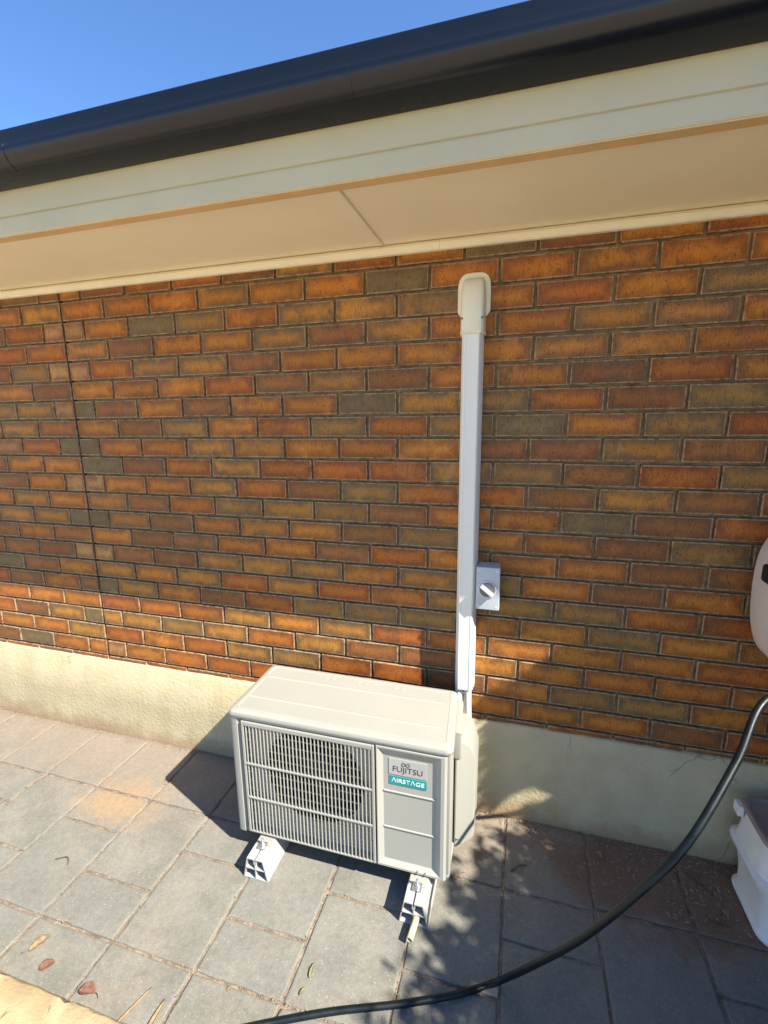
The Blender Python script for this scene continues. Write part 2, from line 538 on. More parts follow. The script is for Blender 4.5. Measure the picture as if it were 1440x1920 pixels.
# ------------------------------------------------------------------ ground and paving
bm = bmesh.new()
S = 900
vs = [bm.verts.new(q) for q in ((-S, -S, -0.05), (S, -S, -0.05), (S, S, -0.05), (-S, S, -0.05))]
bm.faces.new(vs)
tag(obj('ground', bm, M['soil']), kind='structure')

PX0, PX1, PY0 = -3.13, 5.1, -1.005
bm = bmesh.new()
nx, ny = 180, 24
gv = [[bm.verts.new((PX0 + (PX1 - PX0) * i / nx, PY0 + (0 - PY0) * j / ny, -0.0065 + 0.004 * noise.noise(Vector((i * 1.7, j * 1.3, 0))))) for i in range(nx + 1)] for j in range(ny + 1)]
for j in range(ny):
    for i in range(nx): bm.faces.new((gv[j][i], gv[j][i + 1], gv[j + 1][i + 1], gv[j + 1][i]))
paving = tag(obj('paving', bm, M['sand'], smooth=True), kind='structure')

paver_mesh = {}


def paver(x0, x1, y0, y1):
    lx, ly = round(x1 - x0, 3), round(y1 - y0, 3)
    var = random.randrange(3)
    key = (lx, ly, var)
    if key not in paver_mesh:
        rs = random.Random(int(lx * 1000) * 7 + int(ly * 1000) * 3 + var)
        bm = bmesh.new()
        sides = [((-1, -1), (1, -1)), ((1, -1), (1, 1)), ((1, 1), (-1, 1)), ((-1, 1), (-1, -1))]
        loop = []
        for (a, b) in sides:
            m = 9
            for q in range(m):
                t = q / m
                loop.append((lx / 2 * (a[0] + (b[0] - a[0]) * t), ly / 2 * (a[1] + (b[1] - a[1]) * t)))
        sd = rs.uniform(0, 99)
        rg3 = []
        for ins_, z in ((0.0, -0.04), (0.0, -0.0045), (0.0012, -0.0018), (0.0035, -0.0005), (0.0075, 0.0)):
            row_ = []
            for (xx, yy) in loop:
                d = 0.0022 * noise.noise(Vector((xx * 28 + sd, yy * 28, sd))) + 0.0016 * noise.noise(Vector((xx * 90 + sd, yy * 90, sd)))
                if noise.noise(Vector((xx * 45, yy * 45, sd + 7))) > 0.52: d += 0.003
                fx = 1 - (ins_ + d) / (lx / 2); fy = 1 - (ins_ + d) / (ly / 2)
                row_.append((xx * fx, yy * fy, z))
            rg3.append(row_)
        loft(bm, rg3)
        me = bpy.data.meshes.new('paver'); bm.to_mesh(me); bm.free()
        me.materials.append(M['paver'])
        paver_mesh[key] = me
    o = bpy.data.objects.new('paver', paver_mesh[key])
    COL.objects.link(o)
    o.parent = paving
    o.location = ((x0 + x1) / 2 + random.uniform(-.001, .001), (y0 + y1) / 2, random.uniform(-0.0015, 0.0015))
    o.rotation_euler = (random.uniform(-.003, .003), random.uniform(-.003, .003), random.uniform(-.004, .004))


colx = [-0.393 - 0.3045 * k for k in range(9, 0, -1)] + [-0.393, -0.095, 0.213, 0.512, 0.815, 1.123, 1.420, 1.730, 2.020, 2.322, 2.628] + [2.628 + 0.3045 * k for k in range(1, 9)]
i0 = colx.index(-0.393)
JW = 0.0045
JOINTS = []
for i in range(len(colx) - 1):
    half = (i - i0) % 2 == 0
    ys = [-0.013, -0.340, -0.508 if half else -0.674, -0.841, -1.003]
    dy = 0.0 if colx[i] < 1.5 else (0.008 if colx[i] < 2.1 else 0.02)
    ys = [ys[0], ys[1] + dy, ys[2] + dy, ys[3] + dy, ys[4]]
    for a, b in zip(ys[1:], ys[:-1]):
        paver(colx[i] + JW, colx[i + 1] - JW, a + JW, b - JW)
        JOINTS.append(((colx[i], a), (colx[i + 1], a)))
        JOINTS.append(((colx[i], a), (colx[i], b)))

# ------------------------------------------------------------------ the house
house = thing('brick_house', 'brown brick house with cream plinth, cream eave and dark gutter', 'house')
ROW1 = 2.168
XL, XR = -3.2, 5.2
# wall core = mortar face, raked back from the brick faces
bm = nb(XL, XR, 0.0150, 0.24, -0.05, 2.55)
wall = obj('wall', bm, M['mortar'], house)

RIGHT = {
 0: 'ABOABYOAGBAOA', 1: '.AAAYAAGAAAAA', 2: 'TAGDAYYDAOAD', 3: '.YBAAYBYAAYYA', 4: 'TOYYBAAAAYYA', 5: '.AAAOBYBAABOA',
 6: 'GBABAAGYDOBD', 7: '.ABDAODODGADO', 8: 'GAAYYAAABBYB', 9: '.GBOYOOODDBOD', 10: 'TAAYOBDABBYBA'[:1] + 'AAYOBDAOBYBA', 11: '.YBODYDBAAGBO',
 12: 'GYBAYABDAABDD', 13: '.ABBAABOAAABB', 14: 'TBBYYYAYDABAD', 15: '.YAYOYOAYDDOO', 16: 'GYABODDDAADAB', 17: '.OOOYAYOOAAAO', 18: 'YYDYOYBBAAAOA', 19: '.OAOYDOOBADDA', 20: 'TAOOOOBOAAABO',
 21: '.BOBOBBOBBOBB'}
LEFT = {0: 'BBABOAB', 1: '.YABAOB', 2: 'TOBAYBO', 3: '.OOABYA', 4: 'TDBOABY', 5: '.BAYOBA', 6: 'TYDOBAB', 7: '.BYAOBD', 8: 'GOTBADO', 9: '.AABOYB', 10: 'TABOBAY',
 11: '.AYAABO', 12: 'GYYOBAB', 13: '.BABOAD', 14: 'TBBOAYB', 15: '.ABGOAB', 16: 'BABOADB', 17: '.AAOOAB', 18: 'GYBOABO', 19: '.YAAOBA', 20: 'AOGBOAB', 21: '.OBOBBO'}
TYPE = {'A': ((0.46, 0.172, 0.024), 0.28), 'O': ((0.420, 0.134, 0.020), 0.20), 'Y': ((0.44, 0.188, 0.030), 0.75), 'B': ((0.305, 0.116, 0.029), 0.50),
        'G': ((0.190, 0.130, 0.052), 0.9), 'D': ((0.325, 0.165, 0.038), 0.92), 'T': ((0.42, 0.222, 0.075), 0.0)}
bricks = []           # (xc, zc, length, type)
for row in range(0, 22):
    zc = ROW1 - 0.086 * (row - 0.5)
    even = row % 2 == 0
    for side, sgn in ((RIGHT, 1), (LEFT, -1)):
        seq = side[row]
        x = 0.0
        i = 0
        if even:
            bricks.append((sgn * 0.06, zc, 0.110, seq[0])); x = 0.12
        i = 1
        while x < (4.7 if sgn > 0 else 2.6):
            ch = seq[i] if i < len(seq) else random.choice('AAOOBBYYD')
            bricks.append((sgn * (x + 0.12), zc, 0.230, ch))
            x += 0.24; i += 1

RM = ROT.to_matrix()


def px(p):
    c = RM.transposed() @ (Vector(p) - CAM)
    if c.z > -0.01: return None
    return 720 + FPX * c.x / -c.z, 960 - FPX * c.y / -c.z, -c.z


def brick_bm(L, rs):
    bm = bmesh.new()
    bmesh.ops.create_cube(bm, size=1)
    for v in bm.verts:
        v.co = Vector((v.co.x * L, v.co.y * 0.036 + 0.018, v.co.z * 0.0765))
        if v.co.y < 0.01:
            v.co.x += rs.uniform(-.0018, .0018); v.co.z += rs.uniform(-.0014, .0014); v.co.y += rs.uniform(-.0012, .0012)
    fr = [e for e in bm.edges if all(v.co.y < 0.01 for v in e.verts)]
    dp = [e for e in bm.edges if abs(e.verts[0].co.y - e.verts[1].co.y) > 0.02]
    bmesh.ops.bevel(bm, geom=fr + dp, offset=0.0021, segments=2, profile=0.5, affect='EDGES')
    return bm


BM = {}
for L in (0.230, 0.110):
    BM[L] = []
    for q in range(6):
        b = brick_bm(L, random.Random(q * 13 + int(L * 100)))
        me = bpy.data.meshes.new('brick'); b.to_mesh(me); b.free()
        for p in me.polygons: p.use_smooth = False
        me.materials.append(M['brick'])
        BM[L].append(me)

ranked = []
for b in bricks:
    q = px((b[0], 0, b[1]))
    vis = q and -60 < q[0] < 1500 and -20 < q[1] < 1940
    if vis and 0.99 * 0.0 <= q[0]:
        pass
    hidden = vis and (b[0] < 1.78 and b[0] > 1.05 and b[1] < 0.48)
    ranked.append(((b[2] / q[2] ** 2 if vis and not hidden else (0.0001 / (1 + abs(b[0] - 1.5)))), b))
ranked.sort(key=lambda t: -t[0])


def tone(ch):
    c, a = TYPE[ch]
    s = random.uniform(0.84, 1.12)
    h = random.uniform(0.93, 1.07)
    return (c[0] * s, c[1] * s * h, c[2] * s, min(1, max(0, a + random.uniform(-.12, .12))))


for _, (x, z, L, ch) in ranked[:300]:
    o = bpy.data.objects.new('brick', random.choice(BM[L]))
    COL.objects.link(o)
    o.parent = wall
    o.location = (x, random.uniform(-0.0012, 0.0012), z + random.uniform(-.001, .001))
    o.rotation_euler = (random.uniform(-.012, .012), random.uniform(-.004, .004), random.uniform(-.004, .004))
    o.color = tone(ch)
# all further bricks of the wall as one part
verts, faces, cols, places = [], [], [], []
for _, (x, z, L, ch) in ranked[300:]:
    me = random.choice(BM[L])
    o0 = len(verts)
    c = tone(ch); rv = random.random()
    for v in me.vertices:
        verts.append((v.co.x + x, v.co.y, v.co.z + z)); cols.append(c)
        places.append((v.co.x / L + 0.5, rv, v.co.z / 0.0765 + 0.5))
    for p in me.polygons: faces.append([o0 + i for i in p.vertices])
me = bpy.data.meshes.new('bricks_beyond'); me.from_pydata(verts, [], faces)
ca = me.attributes.new('brick_colour', 'FLOAT_COLOR', 'POINT'); pa = me.attributes.new('brick_place', 'FLOAT_VECTOR', 'POINT')
ca.data.foreach_set('color', [f for c in cols for f in c]); pa.data.foreach_set('vector', [f for c in places for f in c])
me.materials.append(M['brick_rest'])
o = bpy.data.objects.new('bricks_beyond', me); COL.objects.link(o); o.parent = wall; o['kind'] = 'stuff'

# control joint
bm = bmesh.new()
prev = None
zz = 0.40
while zz < 2.3:
    h = random.uniform(0.03, 0.07)
    wv = random.uniform(0.0035, 0.0055); dy = random.uniform(-.0012, .0012)
    box(bm, -wv, wv, 0.004 + dy, 0.02, zz, zz + h * 0.985)
    zz += h
obj('control_joint', bm, M['sealant'], house)

# plinth, slightly proud of the bricks, uneven top edge
bm = bmesh.new()
n = 260
rows_ = []
for i in range(n + 1):
    x = XL + (XR - XL) * i / n
    t = 0.424 + 0.004 * noise.noise(Vector((x * 6, 0, 3))) + 0.003 * noise.noise(Vector((x * 22, 5, 3)))
    o_ = -0.012 + 0.003 * noise.noise(Vector((x * 3, 9, 1)))
    rows_.append([bm.verts.new((x, o_ - 0.004, -0.04)), bm.verts.new((x, o_ - 0.003, 0.2)), bm.verts.new((x, o_, t - 0.006)), bm.verts.new((x, o_ + 0.005, t)), bm.verts.new((x, 0.012, t + 0.002))])
for i in range(n):
    for k in range(4):
        bm.faces.new((rows_[i][k], rows_[i + 1][k], rows_[i + 1][k + 1], rows_[i][k + 1]))
bmesh.ops.recalc_face_normals(bm, faces=bm.faces)
pl = obj('plinth', bm, M['render'], house, smooth=True)
if pl.data.polygons[0].normal.y > 0:
    pl.data.flip_normals()

# eave
bm = bmesh.new()
SOF = 2.240
for a, b in ((XL, 1.50), (1.51, XR)):
    box(bm, a, b, -0.470, 0.02, SOF, SOF + 0.006)
for a, b in ((XL, 1.50), (1.51, XR)):
    pass
panels = [(XL, -0.9), (-0.9, 1.507), (1.507, 3.9), (3.9, XR)]
bm.free()
for a, b in panels:
    obj('soffit_panel', nb(a + 0.001, b - 0.001, -0.468, 0.02, SOF, SOF + 0.006), M['soffit'], house)
for xj in (-0.9, 1.507, 3.9):
    b_ = bmesh.new()
    prism(b_, [(xj - 0.014, SOF - 0.0005), (xj - 0.010, SOF - 0.006), (xj + 0.010, SOF - 0.006), (xj + 0.014, SOF - 0.0005)], 'y', -0.462, -0.024, 0.002, 2)
    obj('joint_strip', b_, M['soffit'], house)
for a, b in ((XL, 1.716), (1.717, XR)):
    b_ = bmesh.new()
    prism(b_, [(-0.0005, 2.204), (-0.016, 2.204), (-0.021, 2.209), (-0.022, 2.226), (-0.014, 2.236), (-0.0005, 2.2385)], 'x', a, b)
    o = obj('quad_bead', b_, M['bead'], house)
for xn in [a + 0.24 * q for a in (-0.75,) for q in range(18)]:
    for yn in (-0.435, -0.045):
        b_ = bmesh.new(); lathe(b_, [(0, SOF + 0.001), (0.0035, SOF + 0.001), (0.0032, SOF - 0.0008), (0, SOF - 0.0011)], (xn, yn, 0), 'z', 8)
        obj('nail_head', b_, M['soffit'], house)
# fascia with its groove
b_ = bmesh.new()
prism(b_, [(-0.460, 2.2295), (-0.4955, 2.2295), (-0.4975, 2.232), (-0.4975, 2.277), (-0.491, 2.279), (-0.491, 2.2835), (-0.4955, 2.286), (-0.4955, 2.47), (-0.460, 2.47)], 'x', XL, XR)
obj('fascia', b_, M['fascia'], house)
obj('fascia_edge', nb(XL, XR, -0.4945, -0.4605, 2.2268, 2.2293), M['fascia_edge'], house)
# quad gutter: flat sole, round belly, upright face, rolled lip (a sheet with thickness)
prof = [(-0.497, 2.440), (-0.497, 2.356), (-0.540, 2.3545)]
for k in range(1, 13):
    a = R(-90 - 90 * k / 12)
    prof.append((-0.560 + 0.050 * math.cos(a), 2.4005 + 0.046 * math.sin(a)))
prof += [(-0.6085, 2.406), (-0.6055, 2.412), (-0.6050, 2.438)]
for k in range(0, 8):
    a = R(200 - 40 * k)
    prof.append((-0.6005 + 0.0052 * math.cos(a), 2.443 + 0.0052 * math.sin(a)))
prof = [p if i < 2 else (p[0] + 0.017, p[1] + (0.0 if i == 2 else 0.009)) for i, p in enumerate(prof)]
inner = [(p[0] + (0.0015 if i > 2 else (0.0015 if i < 2 else 0)), p[1] + (0.0015 if i > 0 else 0)) for i, p in enumerate(prof)][::-1]
b_ = bmesh.new()
nseg = 60
ring = []
for i in range(nseg + 1):
    x = XL + (XR - XL) * i / nseg
    wob = 0.0012 * noise.noise(Vector((x * 1.3, 2, 0)))
    ring.append([b_.verts.new((x, p[0] + wob, p[1] + wob)) for p in prof])
for i in range(nseg):
    for k in range(len(prof) - 1):
        f = b_.faces.new((ring[i][k], ring[i + 1][k], ring[i + 1][k + 1], ring[i][k + 1]))
bmesh.ops.recalc_face_normals(b_, faces=b_.faces)
gut = obj('gutter', b_, M['gutter'], house)
smooth_by_angle(gut, 40)
md = gut.modifiers.new('thickness', 'SOLIDIFY'); md.thickness = 0.0012; md.offset = 0
for xj in (0.55, 1.60):
    p3 = [(q[0] - 0.0013, q[1] - 0.0010) for q in prof[4:17]]
    b_ = bmesh.new()
    va = [b_.verts.new((xj - 0.006, *q)) for q in p3]; vb = [b_.verts.new((xj + 0.006, *q)) for q in p3]
    for k in range(len(p3) - 1): b_.faces.new((va[k], vb[k], vb[k + 1], va[k + 1]))
    s_ = obj('gutter_joint', b_, M['gutter'], gut)
    m2 = s_.modifiers.new('thickness', 'SOLIDIFY'); m2.thickness = 0.001; m2.offset = 0
# roof sheet behind the gutter
b_ = bmesh.new()
nxr = 300
ra, rb = [], []
for i in range(nxr + 1):
    x = XL + (XR - XL) * i / nxr
    z = 0.008 * math.sin(i * 2 * math.pi / 5)
    ra.append(b_.verts.new((x, -0.555, 2.452 + z))); rb.append(b_.verts.new((x, 3.6, 2.452 + 4.155 * 0.40 + z)))
for i in range(nxr): b_.faces.new((ra[i], ra[i + 1], rb[i + 1], rb[i]))
obj('roof', b_, M['roof'], house, smooth=True)

# ------------------------------------------------------------------ garden edging, front left
b_ = bmesh.new()
ed_len = [(-2.6, -1.7), (-1.69, -0.80), (-0.79, 0.17), (0.18, 1.14)]
edging = thing('garden_edging', 'cracked cream stone garden edging in the front left corner', 'edging', (0, -1.1, 0))
for a, b in ed_len:
    b_ = bmesh.new()
    m = 40
    rr = []
    for i in range(m + 1):
        x = a + (b - a) * i / m
        c1 = 0.010 * noise.noise(Vector((x * 14, 1, 0))) + 0.006 * noise.noise(Vector((x * 45, 3, 0)))
        c2 = 0.006 * noise.noise(Vector((x * 9, 7, 0)))
        rr.append([(x, -1.013 + c1 * 0.3, -0.04), (x, -1.015 + c1 * 0.6, 0.035 + c2), (x, -1.027 + c1, 0.050 + c2 * 0.5), (x, -1.09, 0.055 + c2), (x, -1.18, 0.052 - c2), (x, -1.20, 0.03), (x, -1.20, -0.04)])
    loft(b_, rr)
    smooth_by_angle(obj('edging_stone', b_, M['edging'], edging), 50)

# ------------------------------------------------------------------ air conditioner outdoor unit
AC = thing('outdoor_unit', 'cream air conditioner outdoor unit standing on two white blocks by the wall', 'air conditioner', (1.435, -0.275, 0.087))
X0, X1, YF, YB, ZB, ZT = 1.029, 1.843, -0.440, -0.110, 0.088, 0.606
W = M['ac_white']
# lid with rounded corners
b_ = bmesh.new()
rings = []
for ins, z in ((0.0, 0.578), (-0.003, 0.583), (-0.004, 0.592), (-0.001, 0.600), (0.006, 0.6045), (0.016, 0.606)):
    rings.append(rrect(X0 - 0.003 + ins, X1 + 0.002 - ins, YF - 0.002 + ins, YB + 0.002 - ins, z, 0.024 - max(ins, 0) * 0.3, 6))
loft(b_, rings)
lid = obj('lid', b_, W, AC); smooth_by_angle(lid, 30)
for (xa, ya, xb, yb) in ((1.06, -0.205, 1.80, -0.205), (1.055, -0.345, 1.80, -0.345)):
    b_ = bmesh.new(); prism(b_, [(ya - 0.006, 0.6055), (ya - 0.002, 0.6092), (ya + 0.002, 0.6092), (ya + 0.006, 0.6055)], 'x', xa, xb)
    smooth_by_angle(obj('pressed_rib', b_, W, lid), 60)
b_ = bmesh.new()
for a, b in ((rrect(1.048, 1.826, -0.425, -0.128, 0.6055, 0.016), rrect(1.051, 1.823, -0.422, -0.131, 0.6088, 0.014)),):
    c = rrect(1.054, 1.820, -0.419, -0.134, 0.6055, 0.012)
    va = [b_.verts.new(p) for p in a]; vb = [b_.verts.new(p) for p in b]; vc = [b_.verts.new(p) for p in c]
    k_ = len(va)
    for i in range(k_):
        b_.faces.new((va[i], va[(i + 1) % k_], vb[(i + 1) % k_], vb[i])); b_.faces.new((vb[i], vb[(i + 1) % k_], vc[(i + 1) % k_], vc[i]))
obj('pressed_border', b_, W, lid, smooth=True)
for xx in (1.29, 1.43, 1.58):
    for q in range(2):
        b_ = bmesh.new()
        cx, cy = xx + q * 0.030, -0.155
        pts = [(cx, cy - 0.010), (cx + 0.004, cy - 0.010), (cx + 0.012, cy + 0.010), (cx + 0.008, cy + 0.010)]
        prism(b_, pts, 'z', 0.6055, 0.6085)
        obj('embossed_mark', b_, W, lid)
# shell: left side, base pan, rear coil, equipment compartment on the right
obj('side_panel', nb(X0, X0 + 0.012, YF + 0.012, YB, ZB, 0.580, 0.003), W, AC)
obj('base_pan', nb(X0 + 0.003, X1 - 0.003, YF + 0.008, YB, ZB - 0.004, ZB + 0.020, 0.003), W, AC)
obj('heat_exchanger', nb(X0 + 0.02, 1.582, YB - 0.025, YB - 0.004, ZB + 0.02, 0.576), M['ac_grey'], AC)
comp = obj('equipment_compartment', nb(1.588, X1, YF + 0.010, YB, ZB, 0.580, 0.010, 3), W, AC); smooth_by_angle(comp, 30)
obj('front_skirt', nb(1.079, 1.588, YF + 0.004, YF + 0.02, ZB, 0.1005, 0.002), W, AC)
obj('front_head', nb(1.079, 1.588, YF + 0.003, YF + 0.02, 0.5685, 0.580, 0.001), W, AC)
# left front corner post, chamfered towards the grille
b_ = bmesh.new()
prism(b_, [(X0, YF + 0.05), (X0, YF + 0.014), (X0 + 0.004, YF + 0.004), (X0 + 0.012, YF), (X0 + 0.030, YF), (X0 + 0.0505, YF + 0.022), (X0 + 0.0505, YF + 0.05)], 'z', ZB + 0.001, 0.5785)
smooth_by_angle(obj('corner_post', b_, W, AC), 35)
# fan orifice plate with a round opening, and the throat behind it, blackened as shade
b_ = bmesh.new()
cx, cz, rad = 1.348, 0.375, 0.190
xa, xb, za, zb = 1.0795, 1.5875, 0.1005, 0.5685
nn = 64
circ, rect, throat = [], [], []
for k_ in range(nn):
    a = 2 * math.pi * k_ / nn
    c_, s_ = math.cos(a), math.sin(a)
    circ.append(b_.verts.new((cx + rad * c_, YF + 0.024, cz + rad * s_)))
    t = min(((xb - cx) / c_ if c_ > 1e-6 else 9), ((xa - cx) / c_ if c_ < -1e-6 else 9), ((zb - cz) / s_ if s_ > 1e-6 else 9), ((za - cz) / s_ if s_ < -1e-6 else 9))
    rect.append(b_.verts.new((cx + t * c_, YF + 0.024, cz + t * s_)))
for k_ in range(nn):
    j = (k_ + 1) % nn
    b_.faces.new((rect[k_], rect[j], circ[j], circ[k_]))
bmesh.ops.recalc_face_normals(b_, faces=b_.faces)
orp = obj('fan_shroud', b_, M['ac_panel'], AC); smooth_by_angle(orp, 40)
b_ = bmesh.new()
for k_ in range(nn):
    q4 = []
    for a_, rr_, yy_ in ((k_, 1.0, 0.0245), (k_ + 1, 1.0, 0.0245), (k_ + 1, 1.0, 0.28), (k_, 1.0, 0.28)):
        a = 2 * math.pi * a_ / nn
        q4.append(b_.verts.new((cx + rad * rr_ * math.cos(a), YF + yy_, cz + rad * rr_ * math.sin(a))))
    b_.faces.new(q4)
bmesh.ops.remove_doubles(b_, verts=b_.verts, dist=1e-5)
obj('fan_throat', b_, M['ac_dark'], AC, smooth=True)
obj('chamber_shade', nb(X0 + 0.02, 1.583, YB - 0.034, YB - 0.029, ZB + 0.02, 0.576), M['ac_dark'], AC)  # black sheet added before the coil, stands for the deep shade inside
fan = obj('fan', lathe(bmesh.new(), [(0.0, -0.37), (0.045, -0.37), (0.052, -0.36), (0.052, -0.31), (0.0, -0.31)], (cx, 0, cz)), M['ac_dark'], AC)
for q in range(3):
    b_ = bmesh.new()
    g = []
    for i in range(9):
        rr_ = 0.045 + (0.180 - 0.045) * i / 8
        row_ = []
        for j in range(9):
            a = R(120 * q + 12 + 88 * (j / 8) + 18 * (i / 8))
            row_.append(b_.verts.new((cx + rr_ * math.cos(a), -0.372 + 0.058 * (j / 8) + 0.004 * i / 8, cz + rr_ * math.sin(a))))
        g.append(row_)
    for i in range(8):
        for j in range(8): b_.faces.new((g[i][j], g[i + 1][j], g[i + 1][j + 1], g[i][j + 1]))
    bl = obj('blade', b_, M['ac_dark'], fan, smooth=True)
    m2 = bl.modifiers.new('thickness', 'SOLIDIFY'); m2.thickness = 0.003
# guard grille: frame, upright bars, cross wires, two stout ribs
fr = bmesh.new()
box(fr, 1.0795, 1.0885, YF - 0.006, YF + 0.022, 0.099, 0.570, 0.002)
box(fr, 1.5755, 1.5845, YF - 0.006, YF + 0.022, 0.099, 0.570, 0.002)
box(fr, 1.0885, 1.5755, YF - 0.006, YF + 0.018, 0.5525, 0.570, 0.003)
box(fr, 1.0885, 1.5755, YF - 0.006, YF + 0.018, 0.099, 0.106, 0.002)
grille = obj('grille', fr, W, AC)
gbm = bpy.data.meshes.new('upright_bar')
b_ = nb(-0.0018, 0.0018, -0.006, -0.0005, -0.2235, 0.2235, 0.0009, 1); b_.to_mesh(gbm); b_.free(); gbm.materials.append(W)
nbar = 34
gbase = wloc(grille)
for i in range(nbar):
    o = bpy.data.objects.new('upright_bar', gbm); COL.objects.link(o); o.parent = grille
    o.location = Vector((1.0885 + (1.5755 - 1.0885) * (i + 0.6) / (nbar + 0.2), YF + 0.001, 0.3293)) - gbase
for zc_ in (0.397, 0.253):
    obj('cross_rib', nb(1.0886, 1.5754, YF - 0.0068, YF + 0.012, zc_ - 0.004, zc_ + 0.004, 0.0012, 1), W, grille)
for zc_ in (0.525, 0.493, 0.461, 0.429, 0.361, 0.325, 0.289, 0.217, 0.181, 0.145):
    obj('cross_wire', nb(1.0886, 1.5754, YF + 0.0006, YF + 0.0045, zc_ - 0.0017, zc_ + 0.0017), W, grille)
# service panel on the right of the front: chamfered frame, recessed field, two pressed ridges
b_ = bmesh.new()
o4 = [(1.5885, YF + 0.004, 0.092), (1.8305, YF + 0.004, 0.092), (1.8305, YF + 0.004, 0.577), (1.5885, YF + 0.004, 0.577)]
o5 = [(1.5915, YF - 0.003, 0.097), (1.8225, YF - 0.003, 0.097), (1.8225, YF - 0.003, 0.571), (1.5915, YF - 0.003, 0.571)]
o6 = [(1.5945, YF - 0.003, 0.104), (1.811, YF - 0.003, 0.104), (1.811, YF - 0.003, 0.566), (1.5945, YF - 0.003, 0.566)]
o7 = [(1.613, YF + 0.009, 0.121), (1.793, YF + 0.009, 0.121), (1.793, YF + 0.009, 0.543), (1.613, YF + 0.009, 0.543)]
L4 = [[b_.verts.new(p) for p in q] for q in (o4, o5, o6, o7)]
for a, b in zip(L4[:-1], L4[1:]):
    for i in range(4): b_.faces.new((a[i], a[(i + 1) % 4], b[(i + 1) % 4], b[i]))
b_.faces.new(L4[3])
bmesh.ops.recalc_face_normals(b_, faces=b_.faces)
panel = obj('service_panel', b_, M['ac_panel'], AC)
for zc_ in (0.397, 0.253):
    b_ = bmesh.new()
    prism(b_, [(YF + 0.0095, zc_ - 0.0035), (YF + 0.0055, zc_ - 0.001), (YF + 0.0055, zc_ + 0.0015), (YF + 0.0095, zc_ + 0.0035)], 'x', 1.614, 1.792)
    obj('pressed_ridge', b_, W, panel)
YL = YF + 0.0083
sticker = obj('name_plate', nb(1.633, 1.763, YL - 0.0012, YF + 0.0088, 0.466, 0.527, 0.0005, 1), M['sticker'], panel)
text_mesh('lettering', 'FUJITSU', 0.030, M['ink'], sticker, (1.698, YL - 0.0018, 0.4885), width=0.100, offset=-0.0004)
b_ = bmesh.new()
pts = []
for k_ in range(41):
    a = 2 * math.pi * k_ / 40
    dd = 1 + math.sin(a) ** 2
    pts.append((1.6915 + 0.0135 * math.cos(a) / dd, YL - 0.0019, 0.5100 + 0.017 * math.sin(a) * math.cos(a) / dd))
tube(b_, pts, 0.0008, 6, cap=False)
obj('loop_mark', b_, M['ink'], sticker)
teal = obj('teal_label', nb(1.634, 1.762, YL - 0.0012, YF + 0.0088, 0.4275, 0.4605, 0.0005, 1), M['teal'], panel)
text_mesh('lettering', '\u039bIRST\u039bGE', 0.022, M['white_ink'], teal, (1.698, YL - 0.0018, 0.444), width=0.112)
b_ = bmesh.new(); lathe(b_, [(0.0, YF + 0.006), (0.0035, YF + 0.0062), (0.0035, YF + 0.012), (0, YF + 0.012)], (1.826, 0, 0.40), n=10)
obj('panel_screw', b_, M['zinc'], panel)
for xx in (1.735, 1.762):
    b_ = bmesh.new(); box(b_, xx - 0.003, xx + 0.003, YF - 0.006, YF + 0.004, 0.099, 0.109, 0.001, 1)
    obj('panel_clip', b_, M['zinc'], panel)
# handle block and valve cover on the right hand side
hb = obj('handle_block', nb(X1 - 0.002, X1 + 0.026, -0.305, -0.115, 0.462, 0.572, 0.008, 3), W, AC); smooth_by_angle(hb, 30)
b_ = bmesh.new()
prism(b_, [(X1 - 0.004, 0.092), (1.900, 0.092), (1.907, 0.105), (1.907, 0.425), (1.890, 0.485), (1.866, 0.520), (X1 - 0.004, 0.520)], 'y', -0.302, -0.116, 0.006, 3)
for v in b_.verts:
    if v.co.y < -0.28: v.co.y += max(0, v.co.x - 1.845) / 0.06 * 0.055
vc = smooth_by_angle(obj('valve_cover', b_, W, AC), 30)
b_ = bmesh.new(); lathe(b_, [(0, -0.3045), (0.004, -0.304), (0.0045, -0.301), (0, -0.301)], (1.852, 0, 0.13), n=10)
obj('cover_screw', b_, M['zinc'], vc)
for yy in (-0.40, -0.155):
    for bx in (1.155, 1.74):
        obj('foot', nb(bx - 0.030, bx + 0.030, yy - 0.075 if yy < -0.3 else yy - 0.03, yy + 0.03, 0.0855, 0.0885, 0.001, 1), W, AC)

for o in [c for c in AC.children_recursive]:
    if o.name.split('.')[0] in ('lid', 'pressed_rib', 'pressed_border', 'equipment_compartment', 'handle_block'):
        off = wloc(AC)
        for v in o.data.vertices:
            gx, gy = v.co.x + off.x, v.co.y + off.y
            if gx > 1.70: v.co.x -= max(0.0, gy + 0.42) / 0.31 * 0.024

# ------------------------------------------------------------------ mounting blocks


